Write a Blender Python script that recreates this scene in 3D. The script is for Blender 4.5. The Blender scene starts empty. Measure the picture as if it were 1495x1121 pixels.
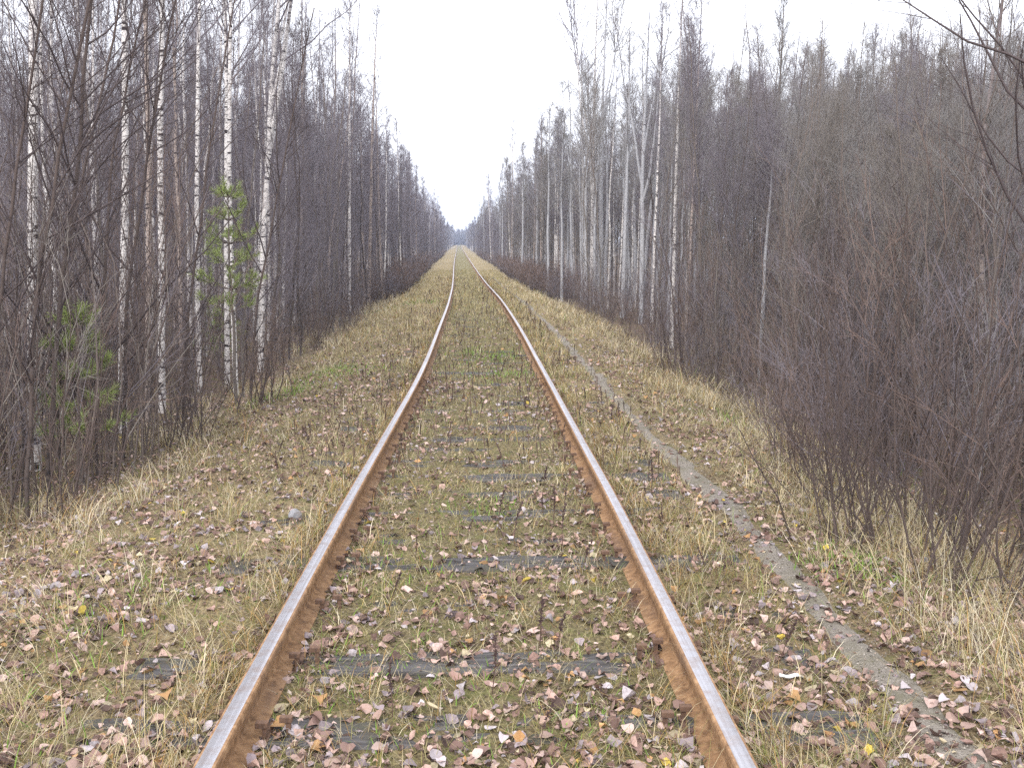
import bpy, math
import numpy as np

S = bpy.context.scene
COL = S.collection
R = math.radians

# ------------------------------------------------------------------ camera
cam_d = bpy.data.cameras.new('camera')
cam = bpy.data.objects.new('camera', cam_d)
COL.objects.link(cam)
cam.location = (0, 0, 1.67)
cam.rotation_euler = (R(90 - 8.166), 0, R(-1.557))
cam_d.sensor_width = 36.0
cam_d.lens = 34.99
cam_d.clip_start = 0.05
cam_d.clip_end = 5000
S.camera = cam

# ------------------------------------------------------------------ sky and sun (overcast)
SUN_EL, SUN_AZ = R(42), R(200)          # azimuth clockwise from +Y: behind the camera, a little left
wd = bpy.data.worlds.new('World')
S.world = wd
wd.use_nodes = True
nt = wd.node_tree
nt.nodes.clear()
sky = nt.nodes.new('ShaderNodeTexSky')
sky.sky_type = 'NISHITA'
sky.sun_disc = False
sky.sun_elevation = SUN_EL
sky.sun_rotation = SUN_AZ
sky.dust_density = 4.0
bg1 = nt.nodes.new('ShaderNodeBackground')
bg1.inputs['Strength'].default_value = 0.12
nt.links.new(sky.outputs[0], bg1.inputs['Color'])
bg2 = nt.nodes.new('ShaderNodeBackground')            # the closed white cloud layer
bg2.inputs['Color'].default_value = (0.93, 0.945, 1.0, 1)
bg2.inputs['Strength'].default_value = 1.25
mx = nt.nodes.new('ShaderNodeMixShader')
mx.inputs[0].default_value = 0.85
out = nt.nodes.new('ShaderNodeOutputWorld')
nt.links.new(bg1.outputs[0], mx.inputs[1])
nt.links.new(bg2.outputs[0], mx.inputs[2])
nt.links.new(mx.outputs[0], out.inputs['Surface'])

sl = bpy.data.lights.new('sun', 'SUN')
sl.energy = 1.5
sl.angle = R(25)
sl.color = (1.0, 0.97, 0.93)
so = bpy.data.objects.new('sun', sl)
so.rotation_euler = (R(90) - SUN_EL, 0, math.pi - SUN_AZ)
so.location = (0, -5, 20)
COL.objects.link(so)

# ------------------------------------------------------------------ exposure and render
vs = S.view_settings
vs.view_transform = 'Standard'
vs.look = 'None'
vs.exposure = 1.0
vs.gamma = 1.0
vs.use_curve_mapping = False
cy = S.cycles
cy.max_bounces = 4
cy.diffuse_bounces = 3
cy.glossy_bounces = 2
cy.transmission_bounces = 2
cy.transparent_max_bounces = 4
cy.volume_bounces = 0
cy.caustics_reflective = False
cy.caustics_refractive = False
cy.use_denoising = False
S.render.filter_size = 1.8
cy.use_adaptive_sampling = False

# ------------------------------------------------------------------ helpers
rng = np.random.default_rng(11)

def tag(o, label=None, cat=None, group=None, kind=None):
    if label: o['label'] = label
    if cat: o['category'] = cat
    if group: o['group'] = group
    if kind: o['kind'] = kind
    return o

def mesh(name, V, F, mats, attrs=None, mat_idx=None, smooth=False):
    """V (n,3); F (m,3) or (m,4) or list of such arrays"""
    me = bpy.data.meshes.new(name)
    V = np.ascontiguousarray(V, dtype=np.float32)
    Fs = F if isinstance(F, list) else [F]
    Fs = [np.asarray(f, dtype=np.int32) for f in Fs if len(f)]
    me.vertices.add(len(V))
    me.vertices.foreach_set('co', V.ravel())
    nl = sum(f.size for f in Fs)
    npoly = sum(len(f) for f in Fs)
    me.loops.add(nl)
    me.loops.foreach_set('vertex_index', np.concatenate([f.ravel() for f in Fs]))
    me.polygons.add(npoly)
    tot = np.concatenate([np.full(len(f), f.shape[1], np.int32) for f in Fs])
    st = np.concatenate([[0], np.cumsum(tot)[:-1]]).astype(np.int32)
    me.polygons.foreach_set('loop_start', st)
    if mat_idx is not None:
        me.polygons.foreach_set('material_index', np.asarray(mat_idx, np.int32))
    me.update(calc_edges=True)
    me.polygons.foreach_set('use_smooth', np.full(npoly, smooth, dtype=bool))
    for m in (mats if isinstance(mats, (list, tuple)) else [mats]):
        me.materials.append(m)
    for k, a in (attrs or {}).items():
        a = np.asarray(a, np.float32)
        if a.ndim == 1:
            at = me.attributes.new(k, 'FLOAT', 'POINT'); at.data.foreach_set('value', a)
        else:
            if a.shape[1] == 3: a = np.concatenate([a, np.ones((len(a), 1), np.float32)], 1)
            at = me.attributes.new(k, 'FLOAT_COLOR', 'POINT'); at.data.foreach_set('color', a.ravel())
    me.validate(verbose=False)
    return me

def link(name, me, parent=None, loc=None):
    o = bpy.data.objects.new(name, me)
    COL.objects.link(o)
    if parent is not None: o.parent = parent
    if loc is not None: o.location = loc
    return o

def empty(name, loc, rz=0.0, sc=1.0):
    o = bpy.data.objects.new(name, None)
    COL.objects.link(o)
    o.empty_display_size = 0.1
    o.location = loc
    o.rotation_euler = (0, 0, rz)
    o.scale = (sc, sc, sc)
    return o

def hash2(ix, iy, seed):
    h = (ix.astype(np.int64) * 374761393 + iy.astype(np.int64) * 668265263 + seed * 974711) & 0xFFFFFFFF
    h = ((h ^ (h >> 13)) * 1274126177) & 0xFFFFFFFF
    return ((h ^ (h >> 16)) & 0xFFFFFF) / float(0xFFFFFF)

def vnoise(x, y, seed=0):
    x = np.asarray(x, float); y = np.asarray(y, float)
    ix = np.floor(x); iy = np.floor(y); fx = x - ix; fy = y - iy
    fx = fx * fx * (3 - 2 * fx); fy = fy * fy * (3 - 2 * fy)
    a = hash2(ix, iy, seed); b = hash2(ix + 1, iy, seed); c = hash2(ix, iy + 1, seed); d = hash2(ix + 1, iy + 1, seed)
    return (a * (1 - fx) + b * fx) * (1 - fy) + (c * (1 - fx) + d * fx) * fy

def fbm(x, y, seed=0, o=3):
    t = 0; a = 0.5; n = 0
    for i in range(o):
        t = t + a * vnoise(x * 2 ** i, y * 2 ** i, seed + i * 7); n += a; a *= .5
    return t / n

def sstep(a, b, x):
    t = np.clip((x - a) / (b - a), 0, 1)
    return t * t * (3 - 2 * t)

# ------------------------------------------------------------------ the line of the track and the lie of the land
_TY = np.array([-40, 2.75, 5.6, 8.0, 10.97, 12.84, 15.1, 18.1, 21.9, 28, 35, 46.7, 60.6, 95, 150, 296, 450, 600, 900, 1600.])
_TX = np.array([-.03, -.03, -.025, -.028, -.026, -.035, -.055, -.09, -.141, -.24, -.397, -.70, -1.106, -2.09, -3.55, -7.4, -11.4, -14.0, -6, 30])
_TZ = np.array([.15, .15, .135, .085, .03, .004, -.012, -.012, -.03, -.08, -.16, -.30, -.341, -.31, -.34, -.584, -.42, 0.0, 1.0, 2])

def pchip(xs, ys, x):
    x = np.asarray(x, float)
    h = np.diff(xs); d = np.diff(ys) / h
    m = np.zeros(len(xs)); m[0] = d[0]; m[-1] = d[-1]
    for i in range(1, len(xs) - 1):
        if d[i - 1] * d[i] > 0:
            w1 = 2 * h[i] + h[i - 1]; w2 = h[i] + 2 * h[i - 1]
            m[i] = (w1 + w2) / (w1 / d[i - 1] + w2 / d[i])
    i = np.clip(np.searchsorted(xs, x) - 1, 0, len(xs) - 2)
    t = (x - xs[i]) / h[i]; t = np.clip(t, 0, 1)
    return ((2 * t**3 - 3 * t**2 + 1) * ys[i] + (t**3 - 2 * t**2 + t) * h[i] * m[i]
            + (-2 * t**3 + 3 * t**2) * ys[i + 1] + (t**3 - t**2) * h[i] * m[i + 1])

def tx(y): return pchip(_TY, _TX, y)
def tz(y): return pchip(_TY, _TZ, y)

def gz(x, y):
    x = np.asarray(x, float); y = np.asarray(y, float)
    s = x - tx(y); a = np.abs(s)
    z = tz(y) - 0.145 - 0.42 * sstep(1.7, 3.9, a)
    small = (fbm(x * 3.1, y * 3.1, 3, 3) - .5)
    near = np.clip(1 - (y - 14) / 20, 0, 1)
    inner = sstep(0.92, 1.25, a) + (1 - sstep(0.42, 0.70, a))
    z = z + small * 0.075 * np.clip(inner, 0.15, 1) * near
    z = z + (fbm(x * .45, y * .45, 21, 3) - .5) * 0.35 * sstep(2.0, 5, a)
    z = z - 0.025 * np.exp(-((s - 1.57) / 0.16) ** 2)          # the trodden path lies a little lower
    return z

# ------------------------------------------------------------------ materials
def new_mat(name):
    m = bpy.data.materials.new(name)
    m.use_nodes = True
    n = m.node_tree
    b = n.nodes['Principled BSDF']
    b.inputs['Roughness'].default_value = 0.85
    b.inputs['Specular IOR Level'].default_value = 0.2
    return m, n, b

def N(n, t, **kw):
    x = n.nodes.new(t)
    for k, v in kw.items(): setattr(x, k, v)
    return x

def ramp(n, src, stops, interp='LINEAR'):
    r = N(n, 'ShaderNodeValToRGB')
    r.color_ramp.interpolation = interp
    els = r.color_ramp.elements
    while len(els) < len(stops): els.new(0.5)
    for e, (p, c) in zip(els, stops):
        e.position = p
        e.color = (*c, 1) if len(c) == 3 else c
    n.links.new(src, r.inputs['Fac'])
    return r

def mixc(n, a, b, fac):
    m = N(n, 'ShaderNodeMix', data_type='RGBA')
    for sock, v in ((m.inputs[6], a), (m.inputs[7], b)):
        if isinstance(v, tuple): sock.default_value = (*v, 1)
        else: n.links.new(v, sock)
    if isinstance(fac, (int, float)): m.inputs[0].default_value = fac
    else: n.links.new(fac, m.inputs[0])
    return m.outputs[2]

def noise(n, vec, scale, detail=3.0, rough=0.55):
    t = N(n, 'ShaderNodeTexNoise')
    t.inputs['Scale'].default_value = scale
    t.inputs['Detail'].default_value = detail
    t.inputs['Roughness'].default_value = rough
    if vec is not None: n.links.new(vec, t.inputs['Vector'])
    return t.outputs['Fac']

def mapping(n, vec, sc):
    m = N(n, 'ShaderNodeMapping')
    m.inputs['Scale'].default_value = sc
    n.links.new(vec, m.inputs['Vector'])
    return m.outputs[0]

def obj_coords(n, rand=True):
    tc = N(n, 'ShaderNodeTexCoord')
    if not rand: return tc.outputs['Object']
    oi = N(n, 'ShaderNodeObjectInfo')
    mu = N(n, 'ShaderNodeMath', operation='MULTIPLY'); mu.inputs[1].default_value = 37.0
    n.links.new(oi.outputs['Random'], mu.inputs[0])
    va = N(n, 'ShaderNodeVectorMath', operation='ADD')
    n.links.new(tc.outputs['Object'], va.inputs[0]); n.links.new(mu.outputs[0], va.inputs[1])
    return va.outputs[0]

def bump(n, b, src, strength, dist):
    bp = N(n, 'ShaderNodeBump')
    bp.inputs['Strength'].default_value = strength
    bp.inputs['Distance'].default_value = dist
    n.links.new(src, bp.inputs['Height'])
    n.links.new(bp.outputs[0], b.inputs['Normal'])

def bark_mat(name, light, light2, dark, twig, thr, r_lo=.010, r_hi=.022, sz=(5, 5, 20)):
    m, n, b = new_mat(name)
    v = obj_coords(n)
    n1 = noise(n, mapping(n, v, sz), 1.0, 4, .6)
    n2 = noise(n, mapping(n, v, (18, 18, 75)), 1.0, 2, .5)
    n3 = noise(n, v, 1.3, 2)
    base = mixc(n, light, light2, n3)
    fine = ramp(n, n2, [(.56, (0, 0, 0)), (.66, (.75, .75, .75))])
    big = ramp(n, n1, [(thr, (0, 0, 0)), (thr + .05, (1, 1, 1))])
    c = mixc(n, base, dark, fine.outputs[0])
    c = mixc(n, c, dark, big.outputs[0])
    at = N(n, 'ShaderNodeAttribute', attribute_name='rad')
    mr = N(n, 'ShaderNodeMapRange')
    mr.inputs[1].default_value = r_lo; mr.inputs[2].default_value = r_hi
    n.links.new(at.outputs['Fac'], mr.inputs[0])
    c = mixc(n, twig, c, mr.outputs[0])
    n.links.new(c, b.inputs['Base Color'])
    bump(n, b, n1, .5, .01)
    return m

def twig_mat(name, c1, c2):
    m, n, b = new_mat(name)
    oi = N(n, 'ShaderNodeObjectInfo')
    tc = N(n, 'ShaderNodeTexCoord')
    nz = noise(n, tc.outputs['Object'], 1.1, 2)
    ad = N(n, 'ShaderNodeMath', operation='ADD')
    n.links.new(oi.outputs['Random'], ad.inputs[0]); n.links.new(nz, ad.inputs[1])
    mu = N(n, 'ShaderNodeMath', operation='MULTIPLY'); mu.inputs[1].default_value = .5
    n.links.new(ad.outputs[0], mu.inputs[0])
    n.links.new(mixc(n, c1, c2, mu.outputs[0]), b.inputs['Base Color'])
    return m

def col_mat(name, rough=.8, trans=0.0, nscale=0):
    m, n, b = new_mat(name)
    at = N(n, 'ShaderNodeAttribute', attribute_name='Col')
    c = at.outputs['Color']
    if nscale:
        tc = N(n, 'ShaderNodeTexCoord')
        nz = noise(n, tc.outputs['Object'], nscale, 2)
        rp = ramp(n, nz, [(.3, (.62, .6, .6)), (.7, (1.15, 1.12, 1.1))])
        mm = N(n, 'ShaderNodeMix', data_type='RGBA', blend_type='MULTIPLY')
        mm.inputs[0].default_value = 1
        n.links.new(c, mm.inputs[6]); n.links.new(rp.outputs[0], mm.inputs[7])
        c = mm.outputs[2]
    n.links.new(c, b.inputs['Base Color'])
    b.inputs['Roughness'].default_value = rough
    if trans:
        tr = N(n, 'ShaderNodeBsdfTranslucent')
        n.links.new(c, tr.inputs['Color'])
        ms = N(n, 'ShaderNodeMixShader'); ms.inputs[0].default_value = trans
        n.links.new(b.outputs[0], ms.inputs[1]); n.links.new(tr.outputs[0], ms.inputs[2])
        o = n.nodes['Material Output']
        n.links.new(ms.outputs[0], o.inputs['Surface'])
    return m

TW_PURPLE = (0.140, 0.118, 0.130)
M_BIRCH = bark_mat('birch_bark', (.76, .74, .72), (.60, .55, .53), (.035, .028, .03), TW_PURPLE, .56)
M_BIRCH_PINK = bark_mat('young_birch_bark', (.46, .38, .33), (.33, .27, .245), (.05, .04, .04), TW_PURPLE, .58)
M_ASPEN = bark_mat('aspen_bark', (.44, .44, .46), (.34, .34, .36), (.09, .08, .085), (.12, .10, .105), .66, sz=(4, 4, 12))
M_DARK = bark_mat('alder_bark', (.115, .092, .082), (.068, .054, .049), (.03, .025, .024), (.098, .074, .066), .56)
M_BROWN = bark_mat('thicket_bark', (.20, .175, .155), (.13, .11, .10), (.06, .05, .048), (.155, .125, .110), .60)
M_TW_PURPLE = twig_mat('purple_twigs', (.142, .122, .138), (.228, .203, .222))
M_TW_BROWN = twig_mat('brown_twigs', (.152, .132, .118), (.232, .208, .186))
M_TW_GREY = twig_mat('grey_twigs', (.19, .178, .175), (.29, .275, .265))
M_TW_DARK = twig_mat('dark_twigs', (.060, .046, .046), (.105, .083, .082))
M_TW_RED = twig_mat('red_twigs', (.140, .095, .082), (.225, .168, .142))
M_GRASS = col_mat('grass_blades', .75, .25)
M_LEAF = col_mat('dead_leaves', .6, .12, 90)
M_NEEDLE = col_mat('pine_needles', .6, .2)
M_STALK = col_mat('dead_stalks', .85)

# ground ------------------------------------------------------------
def ground_mat():
    m, n, b = new_mat('ground')
    tc = N(n, 'ShaderNodeTexCoord'); v = tc.outputs['Object']
    at = N(n, 'ShaderNodeAttribute', attribute_name='Col')
    n1 = noise(n, v, 9, 4, .65)
    n2 = noise(n, v, 55, 3, .6)
    c = ramp(n, n2, [(.32, (.25, .22, .2)), (.52, (.9, .88, .85)), (.72, (1.5, 1.45, 1.4))])
    mm = N(n, 'ShaderNodeMix', data_type='RGBA', blend_type='MULTIPLY'); mm.inputs[0].default_value = 1
    n.links.new(at.outputs['Color'], mm.inputs[6]); n.links.new(c.outputs[0], mm.inputs[7])
    moss = ramp(n, n1, [(.50, (0, 0, 0)), (.62, (.7, .7, .7))])
    cc = mixc(n, mm.outputs[2], (.105, .108, .036), moss.outputs[0])
    n.links.new(cc, b.inputs['Base Color'])
    b.inputs['Roughness'].default_value = .95
    bump(n, b, n2, .8, .02)
    return m

def path_mat():
    m, n, b = new_mat('path_gravel')
    tc = N(n, 'ShaderNodeTexCoord'); v = tc.outputs['Object']
    n1 = noise(n, v, 120, 3, .7)
    n2 = noise(n, v, 6, 3)
    c = ramp(n, n1, [(.3, (.145, .126, .105)), (.55, (.26, .23, .196)), (.75, (.37, .335, .295))])
    c2 = mixc(n, c.outputs[0], (.13, .12, .075), ramp(n, n2, [(.45, (0, 0, 0)), (.7, (.7, .7, .7))]).outputs[0])
    n.links.new(c2, b.inputs['Base Color'])
    bump(n, b, n1, .9, .012)
    return m

def rust_mat():
    m, n, b = new_mat('rail_rust')
    tc = N(n, 'ShaderNodeTexCoord'); v = tc.outputs['Object']
    n1 = noise(n, v, 26, 4, .7)
    n2 = noise(n, mapping(n, v, (3, .6, 3)), 3, 3)
    c = ramp(n, n1, [(.3, (.13, .073, .038)), (.5, (.27, .157, .082)), (.72, (.40, .250, .137))])
    c2 = mixc(n, c.outputs[0], (.14, .092, .068), ramp(n, n2, [(.5, (0, 0, 0)), (.72, (.7, .7, .7))]).outputs[0])
    n.links.new(c2, b.inputs['Base Color'])
    b.inputs['Roughness'].default_value = .8
    bump(n, b, n1, .18, .002)
    return m

def plate_mat():
    m, n, b = new_mat('dark_rust')
    tc = N(n, 'ShaderNodeTexCoord')
    nz = noise(n, tc.outputs['Object'], 40, 4, .7)
    n.links.new(ramp(n, nz, [(.3, (.07, .045, .035)), (.7, (.20, .12, .08))]).outputs[0], b.inputs['Base Color'])
    return m

def steel_mat():
    m, n, b = new_mat('rail_steel')
    tc = N(n, 'ShaderNodeTexCoord'); v = tc.outputs['Object']
    n1 = noise(n, mapping(n, v, (60, .8, 10)), 1, 2)
    n2 = noise(n, v, 14, 3, .7)
    c = ramp(n, n1, [(.3, (.36, .35, .365)), (.7, (.58, .575, .61))])
    c2 = mixc(n, c.outputs[0], (.30, .205, .155), ramp(n, n2, [(.46, (.04, .04, .04)), (.78, (.65, .65, .65))]).outputs[0])
    n.links.new(c2, b.inputs['Base Color'])
    b.inputs['Metallic'].default_value = .9
    r = ramp(n, n1, [(.3, (.50, .50, .50)), (.7, (.38, .38, .38))])
    n.links.new(r.outputs[0], b.inputs['Roughness'])
    return m

def sleeper_mat():
    m, n, b = new_mat('sleeper_wood')
    v = obj_coords(n)
    n1 = noise(n, mapping(n, v, (1.2, 55, 30)), 1, 5, .65)
    n2 = noise(n, v, 4, 3)
    c = ramp(n, n1, [(.3, (.022, .020, .020)), (.55, (.085, .080, .080)), (.75, (.16, .15, .15))])
    c2 = mixc(n, c.outputs[0], (.075, .07, .035), ramp(n, n2, [(.5, (0, 0, 0)), (.7, (.6, .6, .6))]).outputs[0])
    n.links.new(c2, b.inputs['Base Color'])
    bump(n, b, n1, .9, .012)
    return m

M_GROUND, M_PATH, M_RUST, M_STEEL, M_SLEEPER, M_PLATE = ground_mat(), path_mat(), rust_mat(), steel_mat(), sleeper_mat(), plate_mat()

# ------------------------------------------------------------------ ground
def grow_lines(start, step, rate, end):
    L = [start]
    while L[-1] < end:
        L.append(L[-1] + step); step *= rate
    return L

sp = np.array([0.0] + list(np.arange(.05, 3.0, .05)) + grow_lines(3.0, .06, 1.13, 900))
s_lines = np.concatenate([-sp[:0:-1], sp])
y_lines = np.array(list(-np.array(grow_lines(0, .6, 1.35, 60))[::-1]) + list(np.arange(.4, 2.2, .3)) + list(np.arange(2.2, 12, .05)) + grow_lines(12, .06, 1.045, 1600))
SS, YY = np.meshgrid(s_lines, y_lines)
XX = SS + tx(YY)
ZZ = gz(XX, YY)
gv = np.stack([XX, YY, ZZ], -1).reshape(-1, 3)
ny, ns = SS.shape
ii = np.arange(ny * ns).reshape(ny, ns)
gf = np.stack([ii[:-1, :-1], ii[:-1, 1:], ii[1:, 1:], ii[1:, :-1]], -1).reshape(-1, 4)
sf, yf = SS.ravel(), gv[:, 1]
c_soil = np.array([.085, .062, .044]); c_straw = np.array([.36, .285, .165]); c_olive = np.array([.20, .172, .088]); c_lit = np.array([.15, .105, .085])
w_far = sstep(9, 40, yf)[:, None]
aa = np.abs(sf)
w_in = (1 - sstep(.75, 1.05, aa))[:, None]
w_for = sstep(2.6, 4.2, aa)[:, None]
patch = fbm(gv[:, 0] * .9, yf * .9, 40, 3)[:, None]
near_c = c_soil * (1 - patch) * 1.1 + c_straw * patch * .8
near_c = near_c * (1 - w_in * .7) + (c_olive * .75) * w_in * .7
far_c = c_straw * (1 - w_in) + (c_olive * 1.25) * w_in
gc = near_c * (1 - w_far) + far_c * w_far
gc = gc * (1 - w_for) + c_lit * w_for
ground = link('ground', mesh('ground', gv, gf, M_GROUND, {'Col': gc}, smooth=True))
tag(ground, 'leaf littered mossy ground under the track and the bare wood', 'ground', kind='structure')

# trodden path right of the track
py_ = np.array(list(np.arange(1.2, 14, .06)) + grow_lines(14, .08, 1.03, 60))
pu = np.linspace(-1, 1, 9)
hw = .085 + .04 * (fbm(py_ * .9, py_ * 0, 61, 2) - .5) * 2
pc = tx(py_) + 1.565 + .10 * (fbm(py_ * .35, py_ * 0 + 3, 62, 2) - .5)
eL = .05 * (vnoise(py_ * 5, py_ * 0, 63) - .5); eR = .05 * (vnoise(py_ * 5, py_ * 0, 64) - .5)
px_ = pc[:, None] + hw[:, None] * pu[None, :] + np.where(pu < 0, eL[:, None], eR[:, None]) * np.abs(pu)
pyy = np.repeat(py_[:, None], len(pu), 1)
pzz = gz(px_, pyy) + .012 * (1 - np.abs(pu) ** 2.2) - .004
pv = np.stack([px_, pyy, pzz], -1).reshape(-1, 3)
ii = np.arange(len(pv)).reshape(len(py_), len(pu))
pf = np.stack([ii[:-1, :-1], ii[:-1, 1:], ii[1:, 1:], ii[1:, :-1]], -1).reshape(-1, 4)
tag(link('path', mesh('path', pv, pf, M_PATH, smooth=True)), 'narrow grey trodden gravel path beside the right rail', 'path', kind='structure')

# ------------------------------------------------------------------ railway track
GAUGE = 1.592
track = empty('railway_track', (0, 0, 0))
tag(track, 'single rusty railway track running straight into the distance', 'railway track')

prof = np.array([  # lateral, height below running surface (m); + is right
    (-.0245, -.0010), (-.0325, -.0035), (-.0355, -.010), (-.0355, -.030), (-.031, -.038), (-.010, -.046), (-.008, -.056),
    (-.008, -.112), (-.013, -.123), (-.050, -.134), (-.066, -.139), (-.066, -.152),
    (.066, -.152), (.066, -.139), (.050, -.134), (.013, -.123), (.008, -.112), (.008, -.056),
    (.010, -.046), (.031, -.038), (.0355, -.030), (.0355, -.010), (.0325, -.0035), (.0245, -.0010), (.013, 0), (0, .0006), (-.013, 0)])
NP_ = len(prof)
steel_seg = {23, 24, 25, 26}

def rail_mesh(side, y0, y1):
    st = .12 if y1 < 40 else .4
    ys = np.arange(y0, y1, st) if y1 < 140 else np.array(grow_lines(y0, .5, 1.02, y1))
    ys = np.append(ys[ys < y1 - .02], y1)
    cx = tx(ys) + side * GAUGE / 2 + .006 * (vnoise(ys * .22, ys * 0, 70 + side) - .5)
    cz = tz(ys) + .012 * (vnoise(ys * .25, ys * 0, 75 + side) - .5)
    V = np.stack([cx[:, None] + prof[None, :, 0], np.repeat(ys[:, None], NP_, 1), cz[:, None] + prof[None, :, 1]], -1).reshape(-1, 3)
    ii = np.arange(len(V)).reshape(len(ys), NP_); jj = np.roll(ii, -1, 1)
    F = np.stack([ii[:-1], ii[1:], jj[1:], jj[:-1]], -1)
    mi = np.zeros(F.shape[:2], int)
    for k in steel_seg: mi[:, k] = 1
    return mesh('rail', V, F.reshape(-1, 4), [M_RUST, M_STEEL], mat_idx=mi.ravel())

cuts = [-6, 12.62, 37.6, 62.6, 87.6, 112.6, 512]
for side in (-1, 1):
    for a, b in zip(cuts[:-1], cuts[1:]):
        link('rail', rail_mesh(side, a + .005, b - .005), track)

def boxes(B, jit=0, r=None):
    """B: list of (cx,cy,cz,sx,sy,sz) full sizes -> verts, quads"""
    V, F = [], []
    for (cx, cy, cz, sx, sy, sz) in B:
        o = len(V) * 8
        v = np.array([(x, y, z) for z in (-.5, .5) for y in (-.5, .5) for x in (-.5, .5)]) * (sx, sy, sz) + (cx, cy, cz)
        V.append(v)
        F.append(np.array([(0, 2, 3, 1), (4, 5, 7, 6), (0, 1, 5, 4), (2, 6, 7, 3), (0, 4, 6, 2), (1, 3, 7, 5)]) + o)
    return np.concatenate(V), np.concatenate(F)

# sleepers: weathered timbers sunk in the moss, worn edges
def sleeper_mesh(seed):
    r = np.random.default_rng(seed)
    nx_ = 28
    xs = np.linspace(-1.36, 1.36, nx_)
    ring = np.array([(-.115, -.10), (-.118, -.02), (-.10, 0), (-.04, .002), (.0, -.003), (.05, .002), (.10, 0), (.118, -.02), (.115, -.10)])
    V = []
    for i, x in enumerate(xs):
        w = ring.copy()
        w[:, 1] += np.where(w[:, 1] > -.05, (r.random(len(w)) - .6) * .016, 0)
        w[:, 0] += (r.random(len(w)) - .5) * .012
        V.append(np.column_stack([np.full(len(w), x), w]))
    V = np.concatenate(V); k = len(ring)
    ii = np.arange(len(V)).reshape(nx_, k)
    F = np.stack([ii[:-1, :-1], ii[1:, :-1], ii[1:, 1:], ii[:-1, 1:]], -1).reshape(-1, 4)
    e0 = np.array([[0, i, i + 1] for i in range(1, k - 1)]); e1 = e0[:, ::-1] + (nx_ - 1) * k
    return mesh('sleeper', V, [F, np.concatenate([e0, e1])], M_SLEEPER)

sl_meshes = [sleeper_mesh(i) for i in range(5)]
plate_v, plate_f = boxes([(0, 0, .003, .25, .17, .012), (-.083, 0, .014, .02, .15, .012), (.083, 0, .014, .02, .15, .012)])
plate_me = mesh('tie_plate', plate_v, plate_f, M_PLATE)
spv, spf = boxes([(0, 0, .012, .016, .016, .06), (.008, 0, .045, .042, .026, .018)])
spike_me = mesh('rail_spike', spv, spf, M_PLATE)
sy_list = [1.45, 2.03, 2.62, 3.22, 3.80, 4.40, 5.04, 5.55, 6.0, 6.55, 7.1, 7.65]
while sy_list[-1] < 27: sy_list.append(sy_list[-1] + .56 + .05 * (rng.random() - .5))
for i, y in enumerate(sy_list):
    o = link('sleeper', sl_meshes[i % 5], track)
    zt = float(tz(y)) - .150
    lift = .010 * (rng.random() - .5) + .004 + (.013 if abs(y - 5.04) < .1 or abs(y - 3.22) < .1 or abs(y - 6.0) < .1 else 0)
    o.location = (float(tx(y)) + .03 * (rng.random() - .5), y, zt + lift - .004)
    o.rotation_euler = (R(rng.normal() * 1.2), 0, R(rng.normal() * 1.0))
    if y < 13:
        for side in (-1, 1):
            cx = float(tx(y)) + side * GAUGE / 2
            p = link('tie_plate', plate_me, track); p.location = (cx, y, zt - .004)
            for q, (dx, dy) in enumerate(((-.078, .045), (.078, -.045), (-.150, .0) if side > 0 else (.150, .0))):
                k = link('rail_spike', spike_me, track)
                k.location = (cx + dx, y + dy, zt + .012 + .006 * rng.random())
                k.rotation_euler = (0, 0, math.pi if dx > 0 else 0)
# fishplates at the first joints
fv, ff = boxes([(0, 0, 0, .018, .78, .070)])
fish_me = mesh('fishplate', fv, ff, M_RUST)
a6 = np.arange(6) * math.pi / 3
bv = np.concatenate([np.column_stack([np.full(6, -.014), .017 * np.cos(a6), .017 * np.sin(a6)]), np.column_stack([np.full(6, .014), .017 * np.cos(a6), .017 * np.sin(a6)])])
bf4 = np.array([(i, (i + 1) % 6, 6 + (i + 1) % 6, 6 + i) for i in range(6)])
bolt_me = mesh('bolt', bv, [bf4, np.array([(0, i + 1, i) for i in range(1, 5)] + [(6, 6 + i, 7 + i) for i in range(1, 5)])], M_RUST)
for jy in (12.62, 37.6):
    for side in (-1, 1):
        cx, cz = float(tx(jy)) + side * GAUGE / 2, float(tz(jy))
        for q in (-1, 1):
            f_ = link('fishplate', fish_me, track, (cx + q * .0185, jy, cz - .084))
            for dy in (-.29, -.13, .13, .29):
                link('bolt', bolt_me, f_, (q * .016, dy, 0))

# ------------------------------------------------------------------ tubes and branching
def tubes(P, Rr, sides):
    """P (n,k,3), Rr (n,k) -> V, F(quads), rad"""
    n_, k = Rr.shape
    T = np.gradient(P, axis=1)
    T /= np.linalg.norm(T, axis=2, keepdims=True) + 1e-9
    ref = np.where(np.abs(T[:, :1, 2:3]) > .8, np.array([1., 0, 0]), np.array([0, 0, 1.]))
    A = np.cross(T, np.broadcast_to(ref, T.shape)); A /= np.linalg.norm(A, axis=2, keepdims=True) + 1e-9
    B = np.cross(T, A)
    an = np.arange(sides) * 2 * math.pi / sides
    V = P[:, :, None, :] + Rr[:, :, None, None] * (A[:, :, None, :] * np.cos(an)[None, None, :, None] + B[:, :, None, :] * np.sin(an)[None, None, :, None])
    ii = np.arange(n_ * k * sides).reshape(n_, k, sides); jj = np.roll(ii, -1, 2)
    F = np.stack([ii[:, :-1], jj[:, :-1], jj[:, 1:], ii[:, 1:]], -1).reshape(-1, 4)
    return V.reshape(-1, 3), F, np.repeat(Rr.ravel(), sides)

def unit(v): return v / (np.linalg.norm(v, axis=-1, keepdims=True) + 1e-9)

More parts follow.
